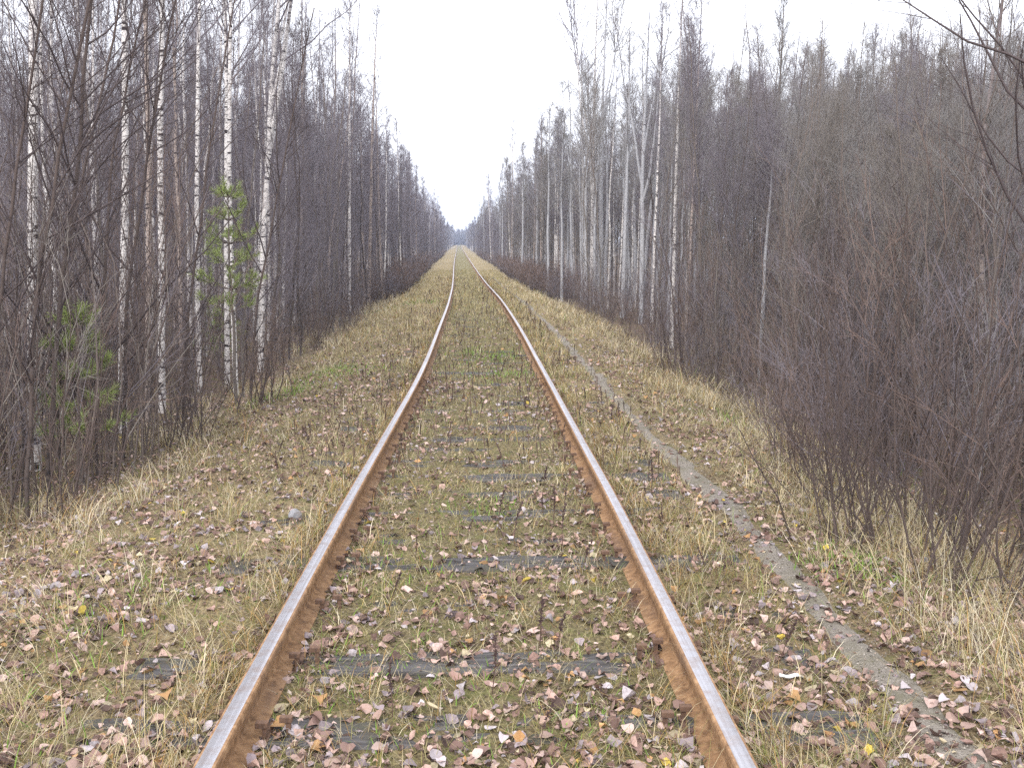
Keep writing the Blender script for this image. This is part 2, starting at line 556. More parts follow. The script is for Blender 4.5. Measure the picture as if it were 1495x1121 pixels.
def children(P, Rr, cnt, t0, t1, lenf, ang, k, r, rfac, rmin, trop, wob, az_bias=None, tpow=1.0):
    n_, kk = Rr.shape
    idx = np.repeat(np.arange(n_), cnt)
    M_ = len(idx)
    t = t0 + (t1 - t0) * r.random(M_) ** tpow
    f = t * (kk - 1); i0 = np.clip(f.astype(int), 0, kk - 2); fr = (f - i0)[:, None]
    p0 = P[idx, i0] * (1 - fr) + P[idx, i0 + 1] * fr
    tan = unit(P[idx, i0 + 1] - P[idx, i0])
    rr = Rr[idx, i0] * (1 - fr[:, 0]) + Rr[idx, i0 + 1] * fr[:, 0]
    rnd = unit(r.normal(size=(M_, 3)))
    if az_bias is not None: rnd = unit(rnd + np.array(az_bias))
    perp = unit(rnd - tan * (rnd * tan).sum(1, keepdims=True))
    a = np.radians(ang[0] + (ang[1] - ang[0]) * r.random(M_))[:, None]
    d = tan * np.cos(a) + perp * np.sin(a)
    L = lenf(t, idx, r)
    r0 = np.maximum(np.minimum(rr * .8, rfac * L), rmin)
    Q = np.zeros((M_, k, 3)); Q[:, 0] = p0
    st = (L / (k - 1))[:, None]
    for j in range(1, k):
        d = unit(d + np.array([0, 0, trop]) + r.normal(size=(M_, 3)) * wob)
        Q[:, j] = Q[:, j - 1] + d * st
    w = np.linspace(1, .35, k)
    RR = np.maximum(r0[:, None] * w[None, :], rmin * .6)
    return Q, RR, L

def trunk_path(H, off, wob, r, k=16, r0=.05, rtop=.006, fl=1.25):
    """off: list of (fraction of height, dx, dy)"""
    t = np.linspace(0, 1, k)
    o = np.array([(0, 0, 0)] + list(off) + ([(1, off[-1][1], off[-1][2])] if off and off[-1][0] < 1 else ([(1, 0, 0)] if not off else [])))
    P = np.stack([np.interp(t, o[:, 0], o[:, 1]), np.interp(t, o[:, 0], o[:, 2]), t * H], -1)
    # smooth polyline and wobble
    w = np.cumsum(r.normal(size=(k, 2)) * wob, 0); w -= w[0]
    P[:, :2] += w * np.sqrt(H / 9)
    P[0, 2] = -.25
    Rr = r0 * (1 - t) ** .8 + rtop
    Rr[0] = r0 * fl
    return P[None], Rr[None]

def build_tree(seed, H=9, r0=.05, off=(), wob=.012, nb=46, cs=.28, bl=1.5, ang=(28, 50), n2=7, n3=3, rmin=.0022, trop=.10,
               l2=.45, l3=.22, tside=7, fork=0, az=None, bpow=.8, dead=0):
    """returns trunk (V,F,rad) and crown (V,F)"""
    r = np.random.default_rng(seed)
    P, Rr = trunk_path(H, list(off), wob, r, r0=r0)
    parts = [tubes(P, Rr, tside)]
    allP, allR = P, Rr
    if fork:
        Q, RR, L = children(P, Rr, fork, .34, .62, lambda t, i, r: H * (1 - t) * (.75 + .25 * r.random(len(t))), (10, 24), P.shape[1], r, .011, .008, .10, .05, az)
        RR = np.maximum(RR * np.linspace(1, .45, RR.shape[1]), .005)
        parts.append(tubes(Q, RR, 6))
        allP = np.concatenate([P, Q]); allR = np.concatenate([Rr, RR])
    c_parts = []
    def l1(t, i, r): return bl * ((1.02 - t) / (1.02 - cs)) ** .75 * (.55 + .6 * r.random(len(t))) + .15
    B1, R1, L1 = children(allP, allR, max(1, nb // len(allP)), cs, .985, l1, ang, 6, r, .0075, rmin * 1.6, trop, .10, az, bpow)
    c_parts.append(tubes(B1, R1, 4))
    if dead:                                   # short dead snags low on the stem
        D, DR, _ = children(P, Rr, dead, .06, cs + .1, lambda t, i, r: .25 + .7 * r.random(len(t)), (45, 80), 4, r, .006, rmin, -.02, .12)
        c_parts.append(tubes(D, DR, 3))
    if n2:
        B2, R2, L2 = children(B1, R1, n2, .18, .98, lambda t, i, r: (l2 * L1[i]) * (1.1 - .6 * t) * (.5 + .7 * r.random(len(t))) + .06, (25, 55), 4, r, .006, rmin, trop * .6, .12)
        c_parts.append(tubes(B2, R2, 3))
        if n3:
            B3, R3, _ = children(B2, R2, n3, .25, 1.0, lambda t, i, r: l3 * (.4 + .9 * r.random(len(t))), (20, 55), 3, r, .004, rmin * .8, .0, .15)
            c_parts.append(tubes(B3, R3, 3))
    return join(parts), join(c_parts)

def join(parts):
    V, F, A = [], [], []; o = 0
    for v, f, a in parts:
        V.append(v); F.append(f + o); A.append(a); o += len(v)
    return np.concatenate(V), np.concatenate(F), np.concatenate(A)

def build_shrub(seed, H=1.8, ns=14, spread=.5, r0=.010, nb=7, n2=4, rmin=.0018, lean=(0, 0), base=.12, ang=(18, 45)):
    r = np.random.default_rng(seed)
    k = 7
    P = np.zeros((ns, k, 3)); P[:, 0] = np.column_stack([r.normal(size=(ns, 2)) * base, np.full(ns, -.1)])
    d = unit(np.column_stack([np.clip(r.normal(size=(ns, 2)), -1.4, 1.4) * spread + np.array(lean), np.ones(ns)]))
    L = H * (.5 + .55 * r.random(ns))
    for j in range(1, k):
        d = unit(d + np.array([0, 0, .05]) + r.normal(size=(ns, 3)) * .12)
        P[:, j] = P[:, j - 1] + d * (L / (k - 1))[:, None]
    Rr = r0 * (.55 + .6 * r.random(ns))[:, None] * np.linspace(1, .25, k)[None] + rmin * .5
    stems = tubes(P, Rr, 5)
    B1, R1, L1 = children(P, Rr, nb, .25, .98, lambda t, i, r: L[i] * .30 * (1.15 - .7 * t) * (.5 + .8 * r.random(len(t))), ang, 4, r, .006, rmin, .06, .10)
    cp = [tubes(B1, R1, 3)]
    if n2:
        B2, R2, _ = children(B1, R1, n2, .2, 1, lambda t, i, r: (.05 + .16 * r.random(len(t))) * max(1, H / 2), (20, 50), 3, r, .005, rmin * .8, .03, .12)
        cp.append(tubes(B2, R2, 3))
    return stems, join(cp)

def tree_meshes(name, parts, mt, mtw):
    (V, F, A), (V2, F2, A2) = parts
    return (mesh(name + '_trunk', V, F, mt, {'rad': A}, smooth=True), mesh(name + '_crown', V2, F2, mtw, {'rad': A2}, smooth=True))

def place(name, meshes, x, y, rz, sc, label, cat, group=None, pn=('trunk', 'crown'), tilt=None):
    e = empty(name, (x, y, float(gz(x, y))), rz, sc)
    if tilt:                                              # lean in world axes, after the turn about the stem
        from mathutils import Euler
        e.rotation_euler = (Euler((tilt[0], tilt[1], 0)).to_matrix() @ Euler((0, 0, rz)).to_matrix()).to_euler()
    for n_, m_ in zip(pn, meshes): link(n_, m_, e)
    tag(e, label, cat, group)
    return e

# ------------------------------------------------------------------ the trees one can pick out by eye
BI, PK, AS, DK, BR = (M_BIRCH, M_TW_PURPLE), (M_BIRCH_PINK, M_TW_PURPLE), (M_ASPEN, M_TW_GREY), (M_DARK, M_TW_DARK), (M_BROWN, M_TW_BROWN)
HERO = [  # name, mats, x, y, label, build arguments
 ('birch_tree', BI, -4.28, 9.34, 'pale birch with a scarred pinkish trunk nearest the left edge of the photo', dict(H=10, r0=0.050, off=[(.5, -.06, 0), (1, -.1, .1)], nb=40, cs=.35, bl=1.3, dead=8)),
 ('birch_tree', BI, -4.12, 11.2, 'tall straight white birch with black marks, second white trunk from the left', dict(H=10.5, r0=0.042, off=[(.5, .02, 0), (1, .14, 0)], nb=44, cs=.4, bl=1.4, dead=8)),
 ('birch_tree', PK, -4.02, 11.75, 'thin pinkish birch stem close behind the straight white birch on the left', dict(H=9, r0=0.029, off=[(.3, .02, 0), (.6, -.04, 0), (1, 0, 0)], nb=40, cs=.4, bl=1.1, dead=6)),
 ('birch_tree', BI, -4.13, 12.63, 'white birch with a slight bow in its trunk, left wood', dict(H=10.5, r0=0.041, off=[(.3, .0, 0), (.55, .05, 0), (1, -.02, 0)], nb=46, cs=.38, bl=1.4, dead=8)),
 ('birch_tree', BI, -4.34, 15.1, 'thin white birch standing left of the green pine sapling', dict(H=10.5, r0=0.035, off=[(.25, -.06, 0), (.6, -.04, 0), (1, -.1, 0)], nb=46, cs=.38, bl=1.4, dead=6)),
 ('birch_tree', BI, -4.06, 15.6, 'white birch rising straight out of the green pine sapling', dict(H=10.5, r0=0.038, off=[(.3, -.04, 0), (1, -.05, 0)], nb=46, cs=.42, bl=1.4, dead=4)),
 ('birch_tree', BI, -3.67, 14.6, 'slim birch with dark knots right beside the pine sapling, leaning slightly left', dict(H=10, r0=0.034, off=[(.25, -.10, 0), (.5, -.10, 0), (1, .02, 0)], nb=46, cs=.42, bl=1.4, dead=6)),
 ('birch_tree', BI, -3.85, 17.0, 'curved white birch that forks high up, spreading branches towards the track', dict(H=10, r0=0.050, off=[(.2, .05, 0), (.45, .18, 0), (.7, .38, 0), (1, .65, 0)], nb=66, cs=.42, bl=2.2, fork=4, ang=(25, 55), az=(.5, -.1, 0), dead=8)),
 ('birch_tree', PK, -4.94, 30.7, 'thin reddish birch leaning right, left wood', dict(n3=2, n2=6, H=7.2, r0=0.045, off=[(.35, .2, 0), (.7, .62, 0), (1, .85, 0)], nb=40, cs=.45, bl=1.2, dead=5)),
 ('birch_tree', BI, -4.49, 33.0, 'straight white birch right of the leaning reddish one, tall bare tip', dict(n3=2, n2=6, H=10.8, r0=0.066, off=[(1, .02, 0)], nb=60, cs=.35, bl=1.7, rmin=.004)),
 ('birch_tree', PK, -4.52, 38.9, 'tall pale birch at the right end of the white trunks in the left wood', dict(n3=2, n2=6, H=11.2, r0=0.070, off=[(.5, .1, 0), (1, .3, 0)], nb=70, cs=.25, bl=1.8, rmin=.004)),
 ('birch_tree', BI, 4.61, 46.9, 'left one of the two spotted white birches beside the smooth grey aspen', dict(n3=2, n2=6, H=11.5, r0=0.078, off=[(1, -.1, 0)], nb=70, cs=.40, bl=1.9, rmin=.0045)),
 ('birch_tree', BI, 4.62, 43.3, 'tallest spotted white birch, its tip at the top edge right of the track', dict(n3=2, n2=6, H=14.2, r0=0.080, off=[(.5, .08, 0), (1, .16, 0)], nb=90, cs=.38, bl=2.6, fork=2, rmin=.0045)),
 ('aspen_tree', AS, 4.85, 41.8, 'thick smooth grey aspen just right of the tallest spotted birch', dict(n3=2, n2=6, H=12.8, r0=0.107, off=[(.5, -.05, 0), (1, .12, 0)], nb=60, cs=.48, bl=2.4, fork=2, rmin=.0045)),
 ('aspen_tree', AS, 4.24, 30.6, 'smooth grey aspen with a sinuous stem, left of the forked aspen', dict(n3=2, n2=6, H=8.6, r0=0.070, off=[(.4, .06, 0), (.7, .12, 0), (1, .1, 0)], nb=44, cs=.5, bl=1.4, rmin=.0036)),
 ('aspen_tree', AS, 4.50, 28.5, 'smooth grey aspen forking into steep pale limbs', dict(n3=2, n2=6, H=8.8, r0=0.078, off=[(.5, -.02, 0), (1, .1, 0)], nb=50, cs=.5, bl=1.5, fork=3, rmin=.0036)),
 ('birch_tree', BI, 4.66, 27.7, 'slim speckled birch just right of the forked grey aspen', dict(n3=2, n2=6, H=8.6, r0=0.038, off=[(1, .12, 0)], nb=46, cs=.45, bl=1.2, rmin=.0034)),
 ('birch_tree', BI, 4.20, 22.2, 'white birch with a long bare spike of a tip, right wood', dict(H=8.6, r0=0.043, off=[(.5, .04, 0), (1, .14, 0)], nb=34, cs=.5, bl=1.0, bpow=1.0, rmin=.003)),
 ('birch_tree', PK, 4.36, 21.4, 'slim pinkish birch at the right end of the pale trunks, right wood', dict(H=7.6, r0=0.033, off=[(.3, .04, 0), (.6, .10, 0), (1, .16, 0)], nb=40, cs=.5, bl=1.1, rmin=.003)),
 ('aspen_tree', AS, 4.39, 15.7, 'lone pale grey sapling with a crooked top against the brown thicket', dict(H=4.1, r0=0.033, off=[(.5, .03, 0), (.8, .10, 0), (1, .2, 0)], nb=12, cs=.4, bl=.8, n2=4, n3=2, ang=(35, 70), rmin=.003)),
 ('birch_tree', BI, 2.15, 78, 'white birch spike standing clear of the far right wood edge', dict(n3=2, n2=6, H=11.8, r0=0.090, off=[(1, .05, 0)], nb=46, cs=.35, bl=1.3, rmin=.007)),
 ('birch_tree', PK, .55, 168, 'tall thin spike of a birch above the far right treeline', dict(n3=2, n2=6, H=13.5, r0=0.139, off=[(1, .1, 0)], nb=30, cs=.35, bl=1.4, rmin=.012)),
 ('birch_tree', BI, 3.48, 60.3, 'leftmost spotted birch of the middle right wood', dict(n3=2, n2=6, H=10, r0=0.070, off=[(1, -.1, 0)], nb=60, cs=.4, bl=1.6, rmin=.0055)),
 ('birch_tree', BI, 4.00, 56.5, 'spotted birch between the wood edge spike and the twin birches on the right', dict(n3=2, n2=6, H=10, r0=0.066, off=[(1, .1, 0)], nb=60, cs=.4, bl=1.6, rmin=.0055)),
 ('birch_tree', (M_BIRCH_PINK, M_TW_BROWN), 4.44, 8.8, 'thin reddish brown birch sapling inside the right thicket, near the right edge', dict(H=5.2, r0=0.020, off=[(.3, .03, 0), (.6, -.05, 0), (1, .1, 0)], nb=40, cs=.2, bl=1.6, dead=6)),
 ('birch_tree', (M_BROWN, M_TW_GREY), 7.5, 26.0, 'tallest soft rounded crown rising above the right thicket', dict(H=8.6, r0=.055, off=[(1, .1, 0)], nb=100, cs=.30, bl=1.5, ang=(16, 36), rmin=.0032, n3=2)),
 ('birch_tree', (M_BROWN, M_TW_PURPLE), 9.4, 28.0, 'soft crown just right of the tallest one above the right thicket', dict(H=8.0, r0=.05, off=[(1, -.1, 0)], nb=90, cs=.32, bl=1.1, ang=(16, 34), rmin=.0032, n3=2)),
 ('birch_tree', (M_BROWN, M_TW_PURPLE), 11.3, 30.0, 'narrow dark crown, third peak above the right thicket', dict(H=8.6, r0=.05, off=[(1, .2, 0)], nb=90, cs=.32, bl=1.0, ang=(14, 32), rmin=.0034, n3=2)),
 ('birch_tree', (M_BROWN, M_TW_GREY), 12.8, 31.0, 'rightmost narrow crown peaking above the right thicket', dict(H=8.7, r0=.05, off=[(1, -.1, 0)], nb=90, cs=.32, bl=1.0, ang=(14, 32), rmin=.0034, n3=2)),
 ('alder_tree', DK, 2.85, 4.95, 'dark leaning tree at the right edge, long bare limbs reaching left', dict(H=5.6, r0=0.0158, off=[(.3, .02, .05), (.6, -.12, .1), (1, -.3, .2)], nb=22, cs=.34, bl=.95, ang=(35, 60), trop=.07, n2=6, n3=3, az=(-.4, .2, 0), rmin=.0014)),
 ('alder_tree', DK, 3.75, 6.6, 'second dark tree behind the right edge with limbs crossing upwards', dict(H=6.5, r0=0.0187, off=[(.5, -.1, 0), (1, -.25, 0)], nb=32, cs=.25, bl=1.5, ang=(32, 60), az=(-.35, 0, 0), rmin=.0016)),
 ('alder_tree', DK, -3.45, 7.35, 'dark sapling at the lower left corner of the wood, leaning right', dict(H=5.0, r0=0.0122, off=[(.3, .14, 0), (.6, .42, .1), (1, .9, .2)], nb=26, cs=.18, bl=1.3, rmin=.0017, trop=.06)),
 ('alder_tree', DK, -3.62, 7.2, 'thin dark sapling closest to the left edge of the wood foot', dict(H=4.4, r0=0.0108, off=[(.25, .02, 0), (.4, .16, .1), (1, .7, .2)], nb=22, cs=.2, bl=1.1, rmin=.0016)),
 ('alder_tree', DK, -3.42, 7.65, 'thickest dark leaning sapling at the foot of the left wood', dict(H=5.4, r0=0.0144, off=[(.3, .20, 0), (.6, .42, .1), (1, .7, .2)], nb=30, cs=.22, bl=1.5, rmin=.0017)),
 ('alder_tree', DK, -3.78, 8.7, 'dark curved sapling in front of the small left pine', dict(H=5.2, r0=0.0108, off=[(.3, .12, 0), (.6, .5, .1), (1, 1.0, .2)], nb=26, cs=.2, bl=1.3, rmin=.0017)),
 ('alder_tree', DK, -3.60, 9.1, 'dark sapling with a low side limb in front of the left pine', dict(H=5.0, r0=0.0108, off=[(.3, .10, 0), (.6, .3, .1), (1, .8, .2)], nb=26, cs=.14, bl=1.6, rmin=.0017)),
 ('alder_tree', DK, -3.55, 9.6, 'dark forked sapling at the foot of the tall straight white birch', dict(H=5.6, r0=0.0122, off=[(.3, .12, 0), (.6, .46, .1), (1, 1.0, .2)], nb=30, cs=.15, bl=1.5, fork=2, rmin=.0018)),
 ('alder_tree', DK, -3.32, 10.8, 'dark sapling leaning right between the white birches and the track', dict(H=4.8, r0=0.0108, off=[(.3, .16, 0), (.6, .4, .1), (1, .8, .2)], nb=26, cs=.15, bl=1.2, rmin=.0018)),
 ('alder_tree', DK, -3.1, 13.0, 'slanting dark sapling in front of the curved white birch', dict(H=5.0, r0=0.0108, off=[(.3, .22, 0), (.6, .55, .1), (1, 1.0, .2)], nb=28, cs=.15, bl=1.3, rmin=.002)),
]
for q, (nm, mats, x, y, lab, kw) in enumerate(HERO):
    cat = {'birch_tree': 'birch', 'aspen_tree': 'aspen', 'alder_tree': 'sapling'}[nm]
    if nm == 'birch_tree' and x < 0:                      # the edge trees lean a little towards the light over the track
        k_ = (39 - 1453 * x / y) / 10100 * kw['H']
        o_ = [(0, 0, 0)] + list(kw['off'])
        kw = dict(kw, wob=.006, off=[(f_, dx_ + k_ * f_, dy_) for f_, dx_, dy_ in o_ if f_ > 0])
    elif nm != 'alder_tree': kw = dict(kw, wob=.007)
    place(nm, tree_meshes(nm, build_tree(100 + q, **kw), *mats), x, y, 0, 1, lab, cat)
hero_xy = np.array([(h[2], h[3]) for h in HERO])

# ------------------------------------------------------------------ the rest of the wood, tree by tree
P_BIRCH = [tree_meshes('birch_tree', build_tree(300 + i, H=9.3 + .5 * (i % 3), r0=.034 + .004 * (i % 4), off=[(.5, .12 * math.sin(i * 2.1), .1 * math.cos(i)), (1, .25 * math.sin(i * 1.3), .2 * math.cos(i * 2))],
            wob=.018, nb=48, cs=.34, bl=1.4, rmin=.0026, n2=6, n3=3, dead=6), *(BI if i % 3 else PK)) for i in range(6)]
P_SAP = [tree_meshes('sapling', build_tree(340 + i, H=7.4 + .6 * (i % 3), r0=.020 + .003 * (i % 3), off=[(.5, .2 * math.sin(i * 1.7), .2 * math.cos(i)), (1, .5 * math.sin(i * 1.1), .4 * math.cos(i * 2))],
            wob=.03, nb=56, cs=.10, bl=1.3, rmin=.0026, n2=6, n3=3, ang=(22, 48)), M_DARK if i % 2 else M_BROWN, M_TW_PURPLE) for i in range(5)]
P_THICK = [tree_meshes('sapling', build_tree(380 + i, H=7.2 + .6 * (i % 3), r0=.022, off=[(.5, .2 * math.sin(i * 1.9), .2 * math.cos(i)), (1, .45 * math.sin(i * 1.4), .4 * math.cos(i * 2))],
            wob=.03, nb=66, cs=.07, bl=1.4, rmin=.0026, n2=7, n3=3, ang=(18, 42), fork=1), *((M_BROWN, M_TW_GREY), BR, (M_BROWN, M_TW_PURPLE), BR, (M_DARK, M_TW_PURPLE))[i]) for i in range(5)]
P_ASPEN = [tree_meshes('aspen_tree', build_tree(420 + i, H=8.6, r0=.060 + .012 * (i % 3), off=[(1, .2 * math.sin(i * 2.2), .1)], wob=.025, nb=46, cs=.42, bl=1.5, rmin=.0038, n2=7, n3=2, fork=i % 2), *AS) for i in range(4)]
P_BUSH = [tree_meshes('willow_shrub', build_shrub(460 + i, H=1.7 + .5 * (i % 3), ns=11, spread=.32, r0=.0062, nb=7, n2=4, rmin=.0021), M_DARK, M_TW_RED if i % 2 else M_TW_PURPLE) for i in range(5)]

P_WHIP = [tree_meshes('brush', build_shrub(480 + i, H=2.9 + .4 * (i % 3), ns=11, spread=.13, r0=.0075, nb=9, n2=4, rmin=.0019, lean=(.06, 0), base=.28, ang=(15, 38)), M_DARK if i % 2 else M_BROWN, (M_TW_DARK, M_TW_PURPLE, M_TW_RED, M_TW_BROWN)[i]) for i in range(4)]

def scatter(n_try, y0, y1, l0, l1, side, dmin, r, pts, ypow=1.0):
    out_ = []
    for _ in range(n_try):
        y = y0 + (y1 - y0) * r.random() ** ypow
        s = side * (l0 + (l1 - l0) * r.random())
        x = float(tx(y)) + s
        if x < -.50 * y - 2.0 or x > .56 * y + 2.0: continue
        if pts and min((x - a) ** 2 + (y - b) ** 2 for a, b in pts) < dmin * dmin: continue
        pts.append((x, y)); out_.append((x, y))
    return out_

rs = np.random.default_rng(5)
occ = [tuple(p) for p in hero_xy]
GEN = []
for x, y in scatter(420, 9, 40, 4.3, 13, -1, .95, rs, occ): GEN.append(('birch', x, y))
occ_l = list(occ)
for x, y in scatter(30, 8.5, 22, 3.3, 4.2, -1, .55, rs, occ_l) + scatter(800, 6.5, 38, 3.5, 14, -1, .54, rs, occ_l): GEN.append(('sapl', x, y))
occ_r = list(occ)
for x, y in scatter(300, 20, 46, 4.5, 9.0, 1, .95, rs, occ_r):
    if x < .215 * y: GEN.append(('aspen' if rs.random() < .6 else 'birch', x, y))
for x, y in scatter(260, 7.0, 18, 3.6, 9, 1, .42, rs, occ_r) + scatter(1200, 7.0, 33, 3.8, 15, 1, .56, rs, occ_r):
    if y > 19 and x - float(tx(y)) < 5.5 and rs.random() < .75: continue
    GEN.append(('sapr', x, y))
LAB = {
 ('birch', -1): ('birch_tree', 'slender bare birch', 'birch', 'birches deeper in the left wood'),
 ('birch', 1): ('birch_tree', 'slender bare birch', 'birch', 'birches deeper in the right wood'),
 ('aspen', 1): ('aspen_tree', 'bare grey aspen stem', 'aspen', 'aspens of the right wood'),
 ('sapl', -1): ('alder_sapling', 'thin dark twiggy sapling', 'sapling', 'saplings of the left wood'),
 ('sapr', 1): ('willow_sapling', 'thin brown twiggy sapling', 'sapling', 'saplings of the right thicket'),
}
REF = ['the scarred left birch', 'the straight white birch', 'the pinkish left birch', 'the bowed white birch', 'the thin birch by the pine',
       'the birch behind the pine', 'the knotty birch', 'the forked curved birch', 'the leaning reddish birch', 'the straight tall left birch',
       'the last pale left birch', 'the left spotted birch', 'the tallest spotted birch', 'the thick smooth grey aspen', 'the sinuous grey aspen', 'the forked grey aspen',
       'the slim speckled birch', 'the bare spiked birch', 'the slim pinkish right birch', 'the lone pale sapling', None, None, 'the leftmost spotted birch', 'the middle spotted birch',
       'the reddish thicket birch', None, None, None, None, 'the right edge tree', 'the second dark tree'] + [None] * 20
def where(x, y, what):
    ks = [k for k in range(len(HERO)) if REF[k] and (HERO[k][2] < tx(HERO[k][3])) == (x < tx(y))]
    k = min(ks, key=lambda k: (HERO[k][2] - x) ** 2 + (HERO[k][3] - y) ** 2)
    dx, dy = x - HERO[k][2], y - HERO[k][3]
    dd = math.hypot(dx, dy)
    side = 'to the left of' if dx < 0 else 'to the right of'
    rel = ('far behind' if dd > 6 else 'behind' if dd > 2.5 else 'close behind') if dy > abs(dx) else (('well in front of' if dd > 2.5 else 'in front of') if -dy > abs(dx) else ('some way ' if dd > 4 else '') + side)
    return '%s %s %s' % (what, rel, REF[k])
cnt = {}
for kind, x, y in GEN:
    side = -1 if x < tx(y) else 1
    pool = {'birch': P_BIRCH, 'aspen': P_ASPEN, 'sapl': P_SAP, 'sapr': P_THICK}[kind]
    nm, lab, cat, grp = LAB[(kind, side)]
    cnt[kind, side] = cnt.get((kind, side), 0) + 1
    d_ = math.hypot(x, y)
    sc = .82 + .36 * rs.random()
    if kind == 'sapl': sc *= min(1.0, (.15 * d_ + 2.0) / 7.6)
    if kind == 'sapr': sc *= min(1.0, (.160 * d_ + 1.9) / 7.4)
    if kind in ('birch', 'aspen'): sc *= min(1.0, (.17 * d_ + 4.2) / 9.4) if side < 0 else min(1.0, (.165 * d_ + 2.0) / 9.0)
    place(nm, pool[rs.integers(len(pool))], x, y, rs.random() * 6.28, sc, where(x, y, lab), cat, grp, tilt=(rs.normal() * .015, .03 + rs.normal() * .02) if side < 0 else (rs.normal() * .02, rs.normal() * .02))
print('generic trees', cnt)

# ------------------------------------------------------------------ shrubs at the foot of the wood
SH = [
 (2.12, 5.42, dict(H=1.7, ns=22, spread=.26, r0=.0062, nb=8, n2=3, base=.14), 'many stemmed dark shrub nearest the path, right of the bright green patch'),
 (2.46, 7.45, dict(H=1.3, ns=18, spread=.26, r0=.0055, nb=7, n2=3, base=.12), 'low dark shrub at the bend of the path, right of the grassy hummock'),
 (2.42, 5.0, dict(H=2.1, ns=14, spread=.24, r0=.0062, nb=8, n2=3, base=.16), 'tall thin stemmed shrub in front of the right thicket above the dry grass'),
 (2.95, 5.9, dict(H=2.4, ns=16, spread=.25, r0=.0065, nb=9, n2=4, base=.22), 'dense dark red shrub behind the two front shrubs on the right'),
 (2.75, 6.6, dict(H=2.0, ns=16, spread=.25, r0=.0062, nb=9, n2=4, base=.2), 'mid height shrub between the bend of the path and the right thicket'),
 (-3.25, 7.6, dict(H=2.0, ns=16, spread=.22, r0=.0065, nb=6, n2=3, lean=(.15, 0), base=.2), 'dark shrub at the lower left behind the pale dry grass'),
 (-3.0, 9.6, dict(H=1.8, ns=16, spread=.22, r0=.0065, nb=7, n2=3, lean=(.1, 0), base=.2), 'dark shrub at the foot of the bowed white birch'),
 (-2.75, 11.8, dict(H=1.5, ns=18, spread=.22, r0=.008, nb=7, n2=3, base=.25), 'reddish shrub jutting out towards the track in front of the pine sapling'),
]
for q, (x, y, kw, lab) in enumerate(SH):
    place('willow_shrub', tree_meshes('willow_shrub', build_shrub(500 + q, **kw), M_DARK, M_TW_RED if q % 2 else M_TW_DARK), x, y, 0, 1, lab, 'shrub', pn=('stems', 'twigs'))
occ_s = [(a, b) for a, b, _, _ in SH]
for q, (x, y, sc) in enumerate([(2.62, 8.3, .75), (2.95, 9.2, .85), (2.75, 6.0, .95), (2.25, 6.3, .6), (3.15, 8.0, 1.1), (2.9, 10.2, .7), (2.6, 4.6, 1.0), (3.3, 7.0, 1.0)]):
    place('willow_shrub', P_BUSH[q % 5], x, y, q * 1.3, sc, where(x, y, 'dark thin stemmed shrub near the path'), 'shrub', 'shrubs between the path and the right thicket', pn=('stems', 'twigs'))
    occ_s.append((x, y))
for side in (-1, 1):
    pts = scatter(230, 11 if side > 0 else 8.5, 42, 2.5, 4.8, side, .60, rs, occ_s) + scatter(90, 6.8, 17, 3.7, 6.8, side, .6, rs, occ_s)
    for x, y in pts:
        s = abs(x - float(tx(y)))
        if s < 2.7 + 1.3 * float(vnoise(y * .55, 0, 120 + side)): continue
        place('willow_shrub', P_BUSH[rs.integers(5)], x, y, rs.random() * 6.28, min(1.0, .45 + .25 * max(0, s - 2.7)) * (.7 + .6 * rs.random()),
              where(x, y, 'reddish brown twiggy shrub'), 'shrub',
              'shrubs along the %s wood' % ('left' if side < 0 else 'right'), pn=('stems', 'twigs'))
    whips = scatter(150, 7.2 if side < 0 else 6.6, 10.5 if side < 0 else 17, 3.25, 5.6, side, .42, rs, occ_s)
    for x, y in whips:
        place('brush', P_WHIP[rs.integers(4)], x, y, 0, .75 + .45 * rs.random(), where(x, y, 'clump of thin upright dark whips'), 'brush',
              'brush along the %s wood' % ('left' if side < 0 else 'right'), pn=('stems', 'twigs'))
    print('shrubs', side, len(pts), len(whips))

